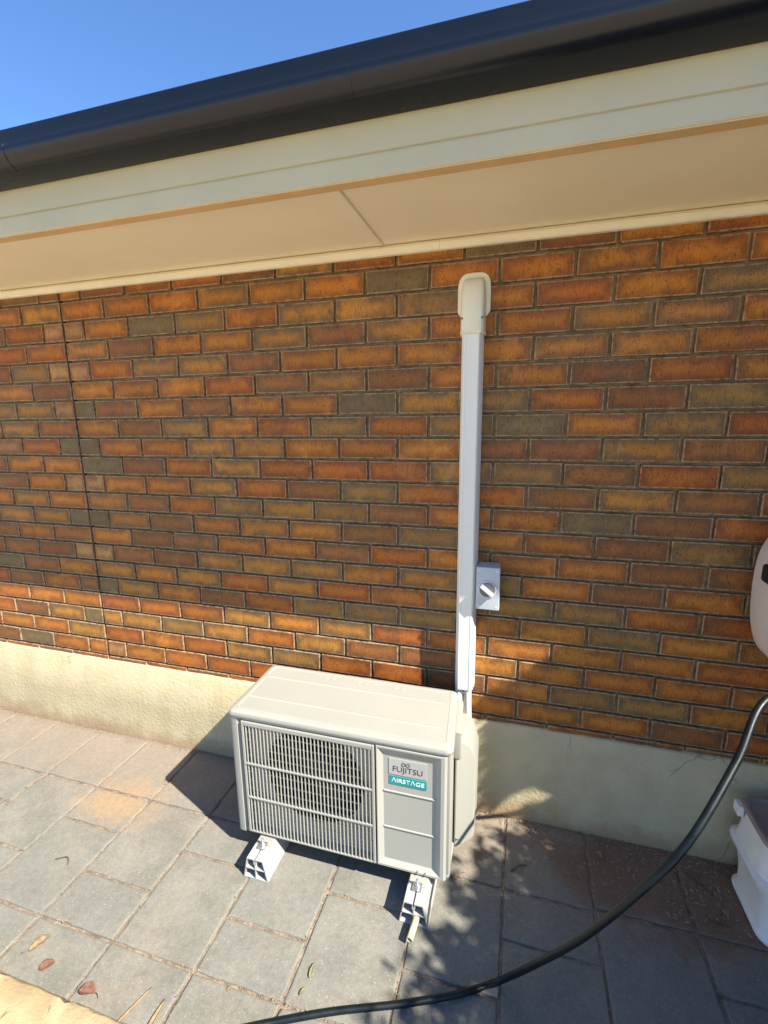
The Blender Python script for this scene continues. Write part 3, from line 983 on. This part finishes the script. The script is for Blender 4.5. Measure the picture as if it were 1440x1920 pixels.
def block(cx, label):
    t = thing('mounting_block', label, 'mounting block', (cx, -0.30, 0), 'mounting blocks under the outdoor unit')
    ya, yb = -0.536, -0.07
    b_ = bmesh.new()
    w0, w1, h, th = 0.0495, 0.033, 0.085, 0.0035
    prism(b_, [(cx - w0, 0.0), (cx + w0, 0.0), (cx + w0 - 0.0006, th), (cx - w0 + 0.0006, th)], 'y', ya, yb)
    for s in (-1, 1):
        prism(b_, [(cx + s * (w0 - 0.0004), th), (cx + s * (w0 - 0.0006 - th), th), (cx + s * (w1 - th), h - th), (cx + s * w1, h - th)], 'y', ya, yb)
        prism(b_, [(cx + s * 0.0028, h - th), (cx + s * w1, h - th), (cx + s * (w1 - 0.001), h), (cx + s * 0.0028, h)], 'y', ya, yb)
        prism(b_, [(cx + s * 0.0028, h - 0.016), (cx + s * 0.0050, h - 0.016), (cx + s * 0.0050, h - th), (cx + s * 0.0028, h - th)], 'y', ya, yb)
    prism(b_, [(cx - 0.0018, th), (cx + 0.0018, th), (cx + 0.0018, h - 0.022), (cx - 0.0018, h - 0.022)], 'y', ya, yb)
    prism(b_, [(cx - 0.041, 0.041), (cx - 0.0018, 0.041), (cx - 0.0018, 0.0442), (cx - 0.041, 0.0442)], 'y', ya, yb)
    prism(b_, [(cx + 0.0018, 0.041), (cx + 0.041, 0.041), (cx + 0.041, 0.0442), (cx + 0.0018, 0.0442)], 'y', ya, yb)
    prism(b_, [(cx - 0.0050, h - 0.022), (cx + 0.0050, h - 0.022), (cx + 0.0050, h - 0.016), (cx - 0.0050, h - 0.016)], 'y', ya, yb)
    obj('block_body', b_, M['pvc'], t)
    for s in (-1, 1):
        for k_ in range(3):
            b2 = nb(cx + s * (0.010 + k_ * 0.007) - 0.0008, cx + s * (0.010 + k_ * 0.007) + 0.0008, ya + 0.001, yb, h, h + 0.0009)
            obj('grip_ridge', b2, M['pvc'], t)
    wy = -0.478
    obj('washer', nb(cx - 0.016, cx + 0.016, wy - 0.018, wy + 0.014, h + 0.0036, h + 0.0066, 0.001, 1), M['zinc'], t)
    b2 = bmesh.new(); lathe(b2, [(0, h + 0.0066), (0.0085, h + 0.0068), (0.009, h + 0.009), (0.009, h + 0.013), (0.0075, h + 0.0145), (0, h + 0.0145)], (cx, wy, 0), 'z', 6)
    nut = obj('nut', b2, M['zinc'], t)
    b2 = bmesh.new(); lathe(b2, [(0, h + 0.005), (0.0042, h + 0.005), (0.0042, h + 0.031), (0.003, h + 0.033), (0, h + 0.033)], (cx, wy, 0), 'z', 12)
    obj('bolt', b2, M['zinc'], t, smooth=False)
    return t


block(1.155, 'white plastic mounting block under the grille end of the outdoor unit')
block(1.740, 'white plastic mounting block under the logo end, drain stub at its front')
b_ = bmesh.new()
tube(b_, [(1.754, -0.47, 0.030), (1.751, -0.52, 0.030), (1.747, -0.565, 0.030), (1.742, -0.603, 0.028)], 0.0105, 16, cap=False)
dr = obj('drain_pipe', b_, M['drain'])
md = dr.modifiers.new('thickness', 'SOLIDIFY'); md.thickness = 0.002; md.offset = -1
tag(dr, 'short yellowed drain pipe sticking out of the white mounting block', 'pipe')

# ------------------------------------------------------------------ pipe duct on the wall
DX = 1.838
duct = thing('pipe_duct', 'tall white plastic pipe duct running up the brick wall', 'duct', (DX, -0.03, 0.585))


def duct_prof(hw, d):
    return [(DX - hw, -0.001), (DX - hw, -0.030), (DX - hw + 0.003, -0.033), (DX - hw + 0.003, -d + 0.014), (DX - hw + 0.012, -d), (DX + hw - 0.012, -d), (DX + hw - 0.003, -d + 0.014), (DX + hw - 0.003, -0.033), (DX + hw, -0.030), (DX + hw, -0.001)]


b_ = bmesh.new(); prism(b_, duct_prof(0.0375, 0.064), 'z', 0.583, 1.96, 0.001, 1)
ch = obj('duct_cover', b_, M['duct'], duct); smooth_by_angle(ch, 25)
for s in (-1, 1):
    obj('duct_rib', nb(DX + s * 0.021 - 0.0012, DX + s * 0.021 + 0.0012, -0.0655, -0.0635, 0.584, 1.93), M['duct'], duct)
# wall cap: sleeve that rolls back to the wall, on a flange
cap_rings = []
hw = 0.0415
for z, d in ((1.921, 0.070), (1.925, 0.0715), (2.00, 0.071), (2.035, 0.069), (2.065, 0.062), (2.085, 0.050), (2.098, 0.034), (2.103, 0.016), (2.104, 0.002)):
    q = []
    k_ = (d / 0.071)
    hh = hw * (1 if z < 2.03 else (1 - 0.22 * ((z - 2.03) / 0.074) ** 2))
    for a in range(0, 13):
        t = math.pi * a / 12
        # superellipse half section
        ca, sa = math.cos(t), math.sin(t)
        q.append((DX + hh * (1 if ca > 0 else -1) * abs(ca) ** 0.35, -0.002 - (d - 0.002) * abs(sa) ** 0.45, z))
    cap_rings.append(q)
b_ = bmesh.new(); loft(b_, cap_rings)
cap = obj('wall_cap', b_, M['duct_cap'], duct); smooth_by_angle(cap, 50)
b_ = bmesh.new()
fl = []
for a in range(0, 13):
    t = math.pi * a / 12
    fl.append((DX + 0.056 * math.copysign(abs(math.cos(t)) ** 0.55, math.cos(t)), 2.062 + 0.060 * abs(math.sin(t)) ** 0.75))
fl += [(DX - 0.056, 1.995), (DX - 0.044, 1.980), (DX + 0.044, 1.980), (DX + 0.056, 1.995)]
prism(b_, fl, 'y', -0.001, -0.013, 0.004, 3)
smooth_by_angle(obj('cap_flange', b_, M['duct_cap'], cap), 30)
for s in (-1, 1):
    b_ = bmesh.new(); lathe(b_, [(0, -0.0735), (0.0032, -0.073), (0.0040, -0.0705), (0.004, -0.06), (0, -0.06)], (DX + s * 0.033, 0.004, 1.966), n=10)
    obj('screw', b_, M['iso_dark'], cap)
b_ = bmesh.new(); prism(b_, [(DX + (p - DX) * 1.03, d_ * 1.02) for p, d_ in duct_prof(0.0418, 0.0715)], 'z', 1.917, 1.924)
obj('sleeve_lip', b_, M['duct_cap'], cap)

# pipes from the duct to the unit
b_ = bmesh.new()
tube(b_, spline([(1.819, -0.040, 0.60), (1.820, -0.046, 0.53), (1.826, -0.055, 0.47), (1.846, -0.080, 0.40), (1.856, -0.115, 0.34)], 8), 0.0155, 14)
tag(obj('insulated_pipe', b_, M['duct'], smooth=False), 'white insulated pipe leaving the duct towards the unit, nearer the logo side', 'pipe')
b_ = bmesh.new()
pts = spline([(1.852, -0.046, 0.60), (1.854, -0.046, 0.50), (1.857, -0.046, 0.43), (1.866, -0.044, 0.30), (1.872, -0.046, 0.20), (1.868, -0.09, 0.16)], 26)
for q in range(0, 1): pass
nP = len(pts)
tube(b_, pts, 0.0135, 14, rfun=lambda t: 0.0155 if (int(round(t * (nP - 1))) % 2 == 0 and t < 0.45) else 0.0138)
tag(obj('corrugated_conduit', b_, M['duct']), 'white corrugated conduit dropping from the duct down behind the valve cover', 'conduit')

# ------------------------------------------------------------------ isolator switch
IX0, IX1, IZ0, IZ1 = 1.8765, 1.9625, 0.936, 1.100
iso = thing('isolator_switch', 'small grey isolator switch box with a turn knob beside the duct', 'switch', (1.92, -0.04, 0.936))
b_ = bmesh.new()
box(b_, IX0 + 0.002, IX1 - 0.002, -0.050, -0.001, IZ0 + 0.002, IZ1 - 0.002, 0.003, 2)
base_ = obj('back_box', b_, M['iso'], iso)
cov = obj('cover', nb(IX0, IX1, -0.080, -0.050, IZ0, IZ1, 0.004, 3), M['iso'], iso); smooth_by_angle(cov, 30)
kx, kz = (IX0 + IX1) / 2 - 0.002, 1.016
b_ = bmesh.new(); lathe(b_, [(0.0, -0.080), (0.033, -0.080), (0.034, -0.083), (0.031, -0.0855), (0.0285, -0.084), (0.0, -0.083)], (kx, 0, kz), n=36)
kr = obj('knob_ring', b_, M['iso_light'], iso); smooth_by_angle(kr, 40)
b_ = bmesh.new(); lathe(b_, [(0.0, -0.0832), (0.0275, -0.0835), (0.027, -0.0875), (0.0, -0.088)], (kx, 0, kz), n=32)
kn = obj('knob', b_, M['iso_dark'], iso)
b_ = nb(-0.0285, 0.0285, -0.104, -0.087, -0.0065, 0.0065, 0.0025, 2)
bmesh.ops.rotate(b_, verts=b_.verts, cent=(0, 0, 0), matrix=Matrix.Rotation(R(40), 3, 'Y'))
bmesh.ops.translate(b_, verts=b_.verts, vec=(kx, 0, kz))
obj('grip', b_, M['iso_light'], kn)
for dx_ in (0.011, IX1 - IX0 - 0.011):
    for dz_ in (0.013, IZ1 - IZ0 - 0.013):
        b_ = bmesh.new(); lathe(b_, [(0, -0.0805), (0.0042, -0.0808), (0.0042, -0.078), (0, -0.078)], (IX0 + dx_, 0, IZ0 + dz_), n=12)
        obj('cover_screw', b_, M['iso_light'], iso)
for xx in (0.026, 0.060):
    b_ = bmesh.new(); lathe(b_, [(0, IZ1 - 0.003), (0.0115, IZ1 - 0.003), (0.0115, IZ1 - 0.0008), (0.0095, IZ1 - 0.0004), (0, IZ1 - 0.0008)], (IX0 + xx, -0.026, 0), 'z', 20)
    obj('knockout', b_, M['iso'], iso)

# ------------------------------------------------------------------ hose reel on the wall
reel = thing('hose_reel', 'cream plastic hose reel housing on the wall at the right edge', 'hose reel', (2.90, -0.1, 0.92))
outl = [(2.690, 1.335), (2.668, 1.275), (2.661, 1.20), (2.663, 1.11), (2.671, 1.035), (2.692, 0.970), (2.729, 0.933), (2.80, 0.910), (2.90, 0.903), (3.00, 0.915), (3.07, 0.955), (3.11, 1.04), (3.12, 1.18), (3.105, 1.30), (3.04, 1.39), (2.92, 1.42), (2.79, 1.405), (2.72, 1.37)]
outl = [(a + 0.062, b - 0.048) for a, b in outl]
ol = [(p.x, p.y) for p in spline([(a, b, 0) for a, b in outl + outl[:1]], 4)][:-1]
cxx, czz = 2.95, 1.11


def ins(s): return [(cxx + (a - cxx) * s, czz + (b - czz) * s) for a, b in ol]


b_ = bmesh.new()
loft(b_, [[(a, y, c) for a, c in ins(s)] for s, y in ((0.90, -0.085), (0.965, -0.092), (0.99, -0.11), (0.985, -0.17), (1.0, -0.235), (0.99, -0.262), (0.96, -0.280), (0.90, -0.288))])
smooth_by_angle(obj('housing', b_, M['reel'], reel), 40)
b_ = bmesh.new()
loft(b_, [[(a, y, c) for a, c in ins(s)] for s, y in ((0.70, -0.287), (0.69, -0.294), (0.66, -0.297))])
obj('face_plate', b_, M['reel'], reel)
obj('grip_slot', nb(2.715, 2.76, -0.225, -0.165, 1.150, 1.205, 0.012, 3), M['black'], reel)
obj('wall_bracket', nb(2.93, 3.07, -0.09, 0.0, 0.98, 1.25, 0.008, 2), M['reel'], reel)
b_ = bmesh.new(); lathe(b_, [(0, -0.32), (0.05, -0.32), (0.06, -0.312), (0.062, -0.294), (0, -0.294)], (3.02, 0, 1.10), n=24)
smooth_by_angle(obj('drum_hub', b_, M['bin_taupe'], reel), 40)
obj('outlet', nb(2.93, 3.01, -0.325, -0.255, 0.875, 0.935, 0.012, 2), M['black'], reel)

# garden hose from the reel down to the paving
hp = [(2.97, -0.31, 0.895), (2.83, -0.365, 0.925), (2.632, -0.4748, 0.9402), (2.5283, -0.6009, 0.836), (2.4046, -0.7271, 0.7074), (2.3044, -0.7546, 0.5624), (2.2073, -0.7275, 0.3691), (2.1053, -0.6719, 0.1668), (2.0093, -0.6323, 0.0104), (1.9072, -0.6901, 0.0104), (1.7645, -0.7529, 0.0104), (1.5951, -0.8163, 0.0104), (1.4864, -0.8625, 0.0104), (1.3948, -0.9048, 0.0104), (1.26, -0.985, 0.03), (1.15, -1.06, 0.066), (1.0, -1.17, 0.066), (0.7, -1.36, -0.02), (0.3, -1.5, -0.035)]
b_ = bmesh.new(); tube(b_, spline(hp, 14), 0.0090, 16)
tag(obj('garden_hose', b_, M['hose']), 'dark teal garden hose curving across the paving from the reel', 'hose')

# ------------------------------------------------------------------ white container by the wall
bn = thing('plastic_container', 'scuffed white plastic container with a taupe lid against the plinth', 'container', (2.9, -0.19, 0))
b_ = bmesh.new()
rg = [(2.790, 3.06, -0.305, -0.070, 0.000, 0.045), (2.778, 3.07, -0.318, -0.064, 0.006, 0.05), (2.776, 3.072, -0.318, -0.062, 0.016, 0.05), (2.788, 3.06, -0.306, -0.070, 0.030, 0.05), (2.786, 3.062, -0.303, -0.068, 0.09, 0.05), (2.776, 3.07, -0.299, -0.064, 0.155, 0.05), (2.756, 3.085, -0.305, -0.052, 0.190, 0.05), (2.753, 3.088, -0.306, -0.050, 0.205, 0.05), (2.768, 3.075, -0.292, -0.060, 0.214, 0.05), (2.774, 3.07, -0.288, -0.066, 0.27, 0.05), (2.782, 3.062, -0.284, -0.072, 0.322, 0.05)]
loft(b_, [rrect(a, b, c, d, z, r_, 7) for a, b, c, d, z, r_ in [(a + 0.022, b + 0.022, c, d, z, r_) for a, b, c, d, z, r_ in rg]])
smooth_by_angle(obj('tub', b_, M['bin_white'], bn), 50)
b_ = bmesh.new()
loft(b_, [rrect(2.797 - o_, 3.091 + o_, -0.291 - o_, -0.065 + o_, z, 0.05, 7) for o_, z in ((0, 0.320), (0.004, 0.324), (0.004, 0.336), (0.0, 0.340), (-0.010, 0.340), (-0.014, 0.334), (-0.02, 0.333))])
smooth_by_angle(obj('lid', b_, M['bin_taupe'], bn), 40)
b_ = bmesh.new()
arch = [(2.835, 0.030), (2.835, 0.085)] + [(2.905 + 0.07 * math.cos(R(180 - 15 * k_)), 0.085 + 0.055 * math.sin(R(15 * k_))) for k_ in range(1, 12)] + [(2.975, 0.085), (2.975, 0.030)]
prism(b_, arch, 'y', -0.3085, -0.285, 0.003, 2)
obj('scoop_recess', b_, M['bin_taupe'], bn)
obj('latch', nb(2.780, 2.798, -0.115, -0.075, 0.290, 0.328, 0.004, 2), M['bin_white'], bn)

# ------------------------------------------------------------------ leaves, twigs, grit


def leaf(label, x, y, L, Wd, ang, mat, curl=0.25, z0=0.004, stem=True, cat='leaf'):
    b_ = bmesh.new()
    nL = 9
    g = []
    for i in range(nL + 1):
        t = i / nL
        wd = Wd * math.sin(math.pi * min(1, t * 0.93 + 0.05)) ** 0.8 * (1 - 0.25 * t)
        row_ = []
        for j in range(5):
            s = (j - 2) / 2
            zz = z0 + curl * wd * abs(s) ** 1.5 * 0.8 + curl * 0.35 * L * (t - 0.5) ** 2 + 0.0015 * noise.noise(Vector((i * 1.3, j * 2.1, x * 50)))
            row_.append(b_.verts.new((L * (t - 0.5), wd * s * 0.5, zz)))
        g.append(row_)
    for i in range(nL):
        for j in range(4): b_.faces.new((g[i][j], g[i + 1][j], g[i + 1][j + 1], g[i][j + 1]))
    if stem:
        tube(b_, [(-L * 0.48, 0, z0 + 0.002), (-L * 0.65, 0.004, z0 + 0.006), (-L * 0.8, 0.012, z0 + 0.004)], 0.001, 5)
    bmesh.ops.rotate(b_, verts=b_.verts, cent=(0, 0, 0), matrix=Matrix.Rotation(R(ang), 3, 'Z'))
    bmesh.ops.translate(b_, verts=b_.verts, vec=(x, y, 0))
    o = obj('dry_leaf', b_, mat, smooth=True, origin=(x, y, 0))
    m2 = o.modifiers.new('thickness', 'SOLIDIFY'); m2.thickness = 0.0006
    tag(o, label, cat, 'dry leaves on the paving')
    return o


leaf('shaggy yellow dead leaf on the paver near the left edge', 0.60, -0.908, 0.060, 0.040, 70, M['leaf_yellow'], 0.3)
leaf('round rust red leaf lying flat below the yellow leaf', 0.680, -0.950, 0.042, 0.038, 40, M['leaf_red'], 0.15, stem=False)
leaf('curled red brown leaf with long stem near the stone edging', 0.862, -0.972, 0.055, 0.038, 190, M['leaf_red'], 0.7)
leaf('long thin tan leaf, left one of the pair at bottom edge', 1.020, -0.968, 0.115, 0.012, 72, M['leaf_tan'], 0.5)
leaf('short orange tan leaf, right one of the pair at bottom edge', 1.098, -0.968, 0.085, 0.016, 92, M['leaf_tan'], 0.6)
leaf('pale tan leaf scrap beside the second cross joint', 1.258, -0.852, 0.018, 0.012, 60, M['leaf_tan'], 0.2, stem=False)
leaf('wilted yellow green leaf in the sun between unit and hose', 1.472, -0.745, 0.040, 0.014, 95, M['leaf_green'], 0.25, stem=False)
leaf('smaller yellow green leaf nearer the hose', 1.468, -0.800, 0.024, 0.012, 70, M['leaf_green'], 0.2, stem=False)
leaf('crumpled yellow brown leaf in the shade near the plinth', 2.362, -0.112, 0.034, 0.026, 130, M['leaf_yellow'], 0.8)
leaf('pale curled leaf on the joint in the shaded front right', 2.632, -0.486, 0.026, 0.014, 10, M['leaf_tan'], 0.7)
leaf('orange brown leaf leaning by the white container', 2.728, -0.235, 0.040, 0.026, 100, M['leaf_yellow'], 0.8)


def twig(label, pts, r_):
    b_ = bmesh.new(); tube(b_, spline(pts, 5), r_, 6, rfun=lambda t: r_ * (1.1 - 0.6 * t))
    tag(obj('twig', b_, M['twig']), label, 'twig', 'twigs on the paving')


twig('bent brown twig on the sunlit pavers left of the unit', [(0.375, -0.672, 0.005), (0.408, -0.655, 0.008), (0.425, -0.662, 0.005), (0.442, -0.680, 0.004)], 0.0022)
twig('curved brown twig in the shade right of the unit', [(2.045, -0.262, 0.004), (2.068, -0.240, 0.008), (2.090, -0.228, 0.006), (2.102, -0.225, 0.005)], 0.0030)
twig('straight tan twig near the white container', [(2.655, -0.100, 0.005), (2.690, -0.140, 0.006), (2.722, -0.170, 0.005)], 0.0035)
twig('thin pale twig beside the container base', [(2.668, -0.255, 0.004), (2.700, -0.268, 0.006), (2.730, -0.272, 0.004)], 0.0022)

# loose grit in the joints and along the foot of the plinth
verts, faces = [], []


def bit(x, y, z, s):
    o0 = len(verts)
    for _ in range(4):
        verts.append((x + random.uniform(-s, s), y + random.uniform(-s, s), z + random.uniform(-s * 0.2, s * 0.7)))
    for f in ((0, 1, 2), (0, 2, 3), (0, 3, 1), (1, 3, 2)): faces.append([o0 + q for q in f])


for (a, b) in JOINTS:
    if max(a[0], b[0]) < -0.7 or min(a[0], b[0]) > 3.1: continue
    ln = math.hypot(a[0] - b[0], a[1] - b[1])
    dens = random.uniform(120, 420)
    for q in range(int(ln * dens)):
        t = random.random()
        sp = random.gauss(0, 0.0045) if random.random() < 0.85 else random.gauss(0, 0.02)
        x = a[0] + (b[0] - a[0]) * t + (sp if a[0] == b[0] else 0)
        y = a[1] + (b[1] - a[1]) * t + (sp if a[1] == b[1] else 0)
        bit(x, y, 0.0 if abs(sp) > 0.005 else -0.003, random.uniform(0.0012, 0.0035))
for q in range(3800):
    x = random.uniform(-0.9, 3.0); y = -0.015 - abs(random.gauss(0, 0.022))
    bit(x, y, 0.0015, random.uniform(0.0012, 0.0045))
for q in range(1500):
    x = random.gauss(2.35, 0.4); y = -abs(random.gauss(0, 0.28)) - 0.02
    bit(x, max(y, -0.95), 0.0015, random.uniform(0.001, 0.0032))
for q in range(600):
    bit(random.uniform(0.2, 2.8), random.uniform(-0.95, -0.03), 0.0015, random.uniform(0.0008, 0.0024))
def flake(x, y, L, Wd):
    a = random.uniform(0, 6.28); c_, s_ = math.cos(a), math.sin(a)
    o0 = len(verts)
    zz = random.uniform(0.002, 0.006)
    for u_, v_, h_ in ((-1, 0, 0), (0, -1, random.uniform(0, .4)), (1, 0, random.uniform(0, .5)), (0, 1, random.uniform(0, .4))):
        verts.append((x + c_ * u_ * L - s_ * v_ * Wd, y + s_ * u_ * L + c_ * v_ * Wd, zz + h_ * L * 0.6))
    faces.append([o0, o0 + 1, o0 + 2]); faces.append([o0, o0 + 2, o0 + 3])


for q in range(420):
    flake(random.gauss(2.45, 0.3), min(-0.02, -abs(random.gauss(0, 0.12)) - 0.02), random.uniform(0.003, 0.009), random.uniform(0.001, 0.003))
for q in range(260):
    flake(random.uniform(-0.8, 2.9), -0.018 - abs(random.gauss(0, 0.02)), random.uniform(0.002, 0.007), random.uniform(0.001, 0.0025))
for q in range(160):
    j_ = random.choice(JOINTS)
    t = random.random()
    flake(j_[0][0] + (j_[1][0] - j_[0][0]) * t, j_[0][1] + (j_[1][1] - j_[0][1]) * t, random.uniform(0.003, 0.009), random.uniform(0.001, 0.0025))
for q in range(90):
    flake(random.uniform(2.55, 2.79), random.uniform(-0.30, -0.03), random.uniform(0.005, 0.016), random.uniform(0.002, 0.005))
me = bpy.data.meshes.new('grit'); me.from_pydata(verts, [], faces); me.materials.append(M['grit'])
o = bpy.data.objects.new('grit', me); COL.objects.link(o)
tag(o, 'loose grit and sand in the paver joints', 'grit', kind='stuff')

# ------------------------------------------------------------------ shrub at the right, outside the picture, crown carved so its shade fits wall and paving
shrub = thing('shrub', 'dense green shrub out of view past the hose reel, crown shaped for its shade', 'shrub', (3.75, -1.2, 0))
rs = random.Random(11)
stem_bm = bmesh.new()
for q in range(9):
    a = rs.uniform(0, 6.28); l_ = rs.uniform(0.5, 0.95)
    bx, by = 3.75 + rs.uniform(-.15, .15), -1.2 + rs.uniform(-.2, .2)
    tx, ty = bx + 0.40 * math.cos(a), by + 0.75 * math.sin(a)
    tube(stem_bm, spline([(bx, by, -0.04), (bx + (tx - bx) * 0.3, by + (ty - by) * 0.25, l_ * 0.5), (tx, ty, l_)], 6), 0.02, 7, rfun=lambda t: 0.024 * (1.1 - 0.75 * t))
obj('trunk', stem_bm, M['bark'], shrub)


def shade_ok(p):
    """keep leaves by where their shadow falls, carving the crown to the wanted shade"""
    t = -p.y / 0.219
    z = p.z - 0.598 * t
    if z >= 0.0:
        x = p.x - 0.547 * t
        if x < 1.90: return 0.0
        d = 0.491 + (x - 1.868) * 0.80
        if z > d: return 0.0
        if x > 1.95:
            s = 0.035 + (x - 2.023) * 0.745
            wd = 0.058 + max(0, (2.2 - x)) * 0.05
            if abs(z - s) < wd and 1.95 < x < 2.37: return 0.0
        return 1.0
    t = p.z / 0.598
    x, y = p.x - 0.547 * t, p.y + 0.219 * t
    if -0.09 < y and 1.90 < x < 2.10: return 0.06
    xb = 1.90 - 0.34 * max(0, -y)
    if x < xb: return 0.0
    cl = noise.noise(Vector((x * 22, y * 22, 4.2)))
    if x < xb + 0.34: return max(0.0, min(1.0, (x - xb) / 0.34 * 2.3 + cl * 1.3 - 0.2)) ** 1.6 * 0.9
    return 1.0




def foliage(root, cx, cy, rx, ry, ztop, tries, most, ok):
    verts, faces = [], []
    made = 0
    for q in range(tries):
        p = Vector((rs.uniform(cx - rx, cx + rx), rs.uniform(cy - ry, cy + ry), rs.uniform(0.06, ztop)))
        if p.x < 3.22 and p.y > -1.9: continue
        e = ((p.x - cx) / rx) ** 2 + ((p.y - cy) / ry) ** 2
        if e > 1.0 + 0.35 * noise.noise(p * 2.5): continue
        k_ = ok(p)
        if k_ <= 0 or rs.random() > k_: continue
        if noise.noise(p * 5.0) < -0.32: continue
        a = Vector((rs.gauss(0, 1), rs.gauss(0, 1), rs.gauss(0, 1))).normalized()
        c = a.cross(Vector((rs.gauss(0, 1), rs.gauss(0, 1), rs.gauss(0, 1)))).normalized()
        l_, w_ = rs.uniform(0.026, 0.046), rs.uniform(0.012, 0.020)
        if k_ < 0.99: l_ *= 0.62; w_ *= 0.62
        nrm = a.cross(c)
        o0 = len(verts)
        verts += [tuple(p - a * l_), tuple(p + c * w_ + nrm * 0.004), tuple(p + a * l_), tuple(p - c * w_ + nrm * 0.004)]
        faces += [(o0, o0 + 1, o0 + 2), (o0, o0 + 2, o0 + 3)]
        made += 1
        if made > most: break
    base = wloc(root)
    me = bpy.data.meshes.new('crown'); me.from_pydata([tuple(Vector(v) - base) for v in verts], [], faces); me.materials.append(M['foliage'])
    o = bpy.data.objects.new('crown', me); COL.objects.link(o); o.parent = root
    return made


made = foliage(shrub, 3.78, -1.2, 0.64, 1.2, 2.9, 230000, 60000, shade_ok)
print('leaves', made, 'bricks', len(bricks))
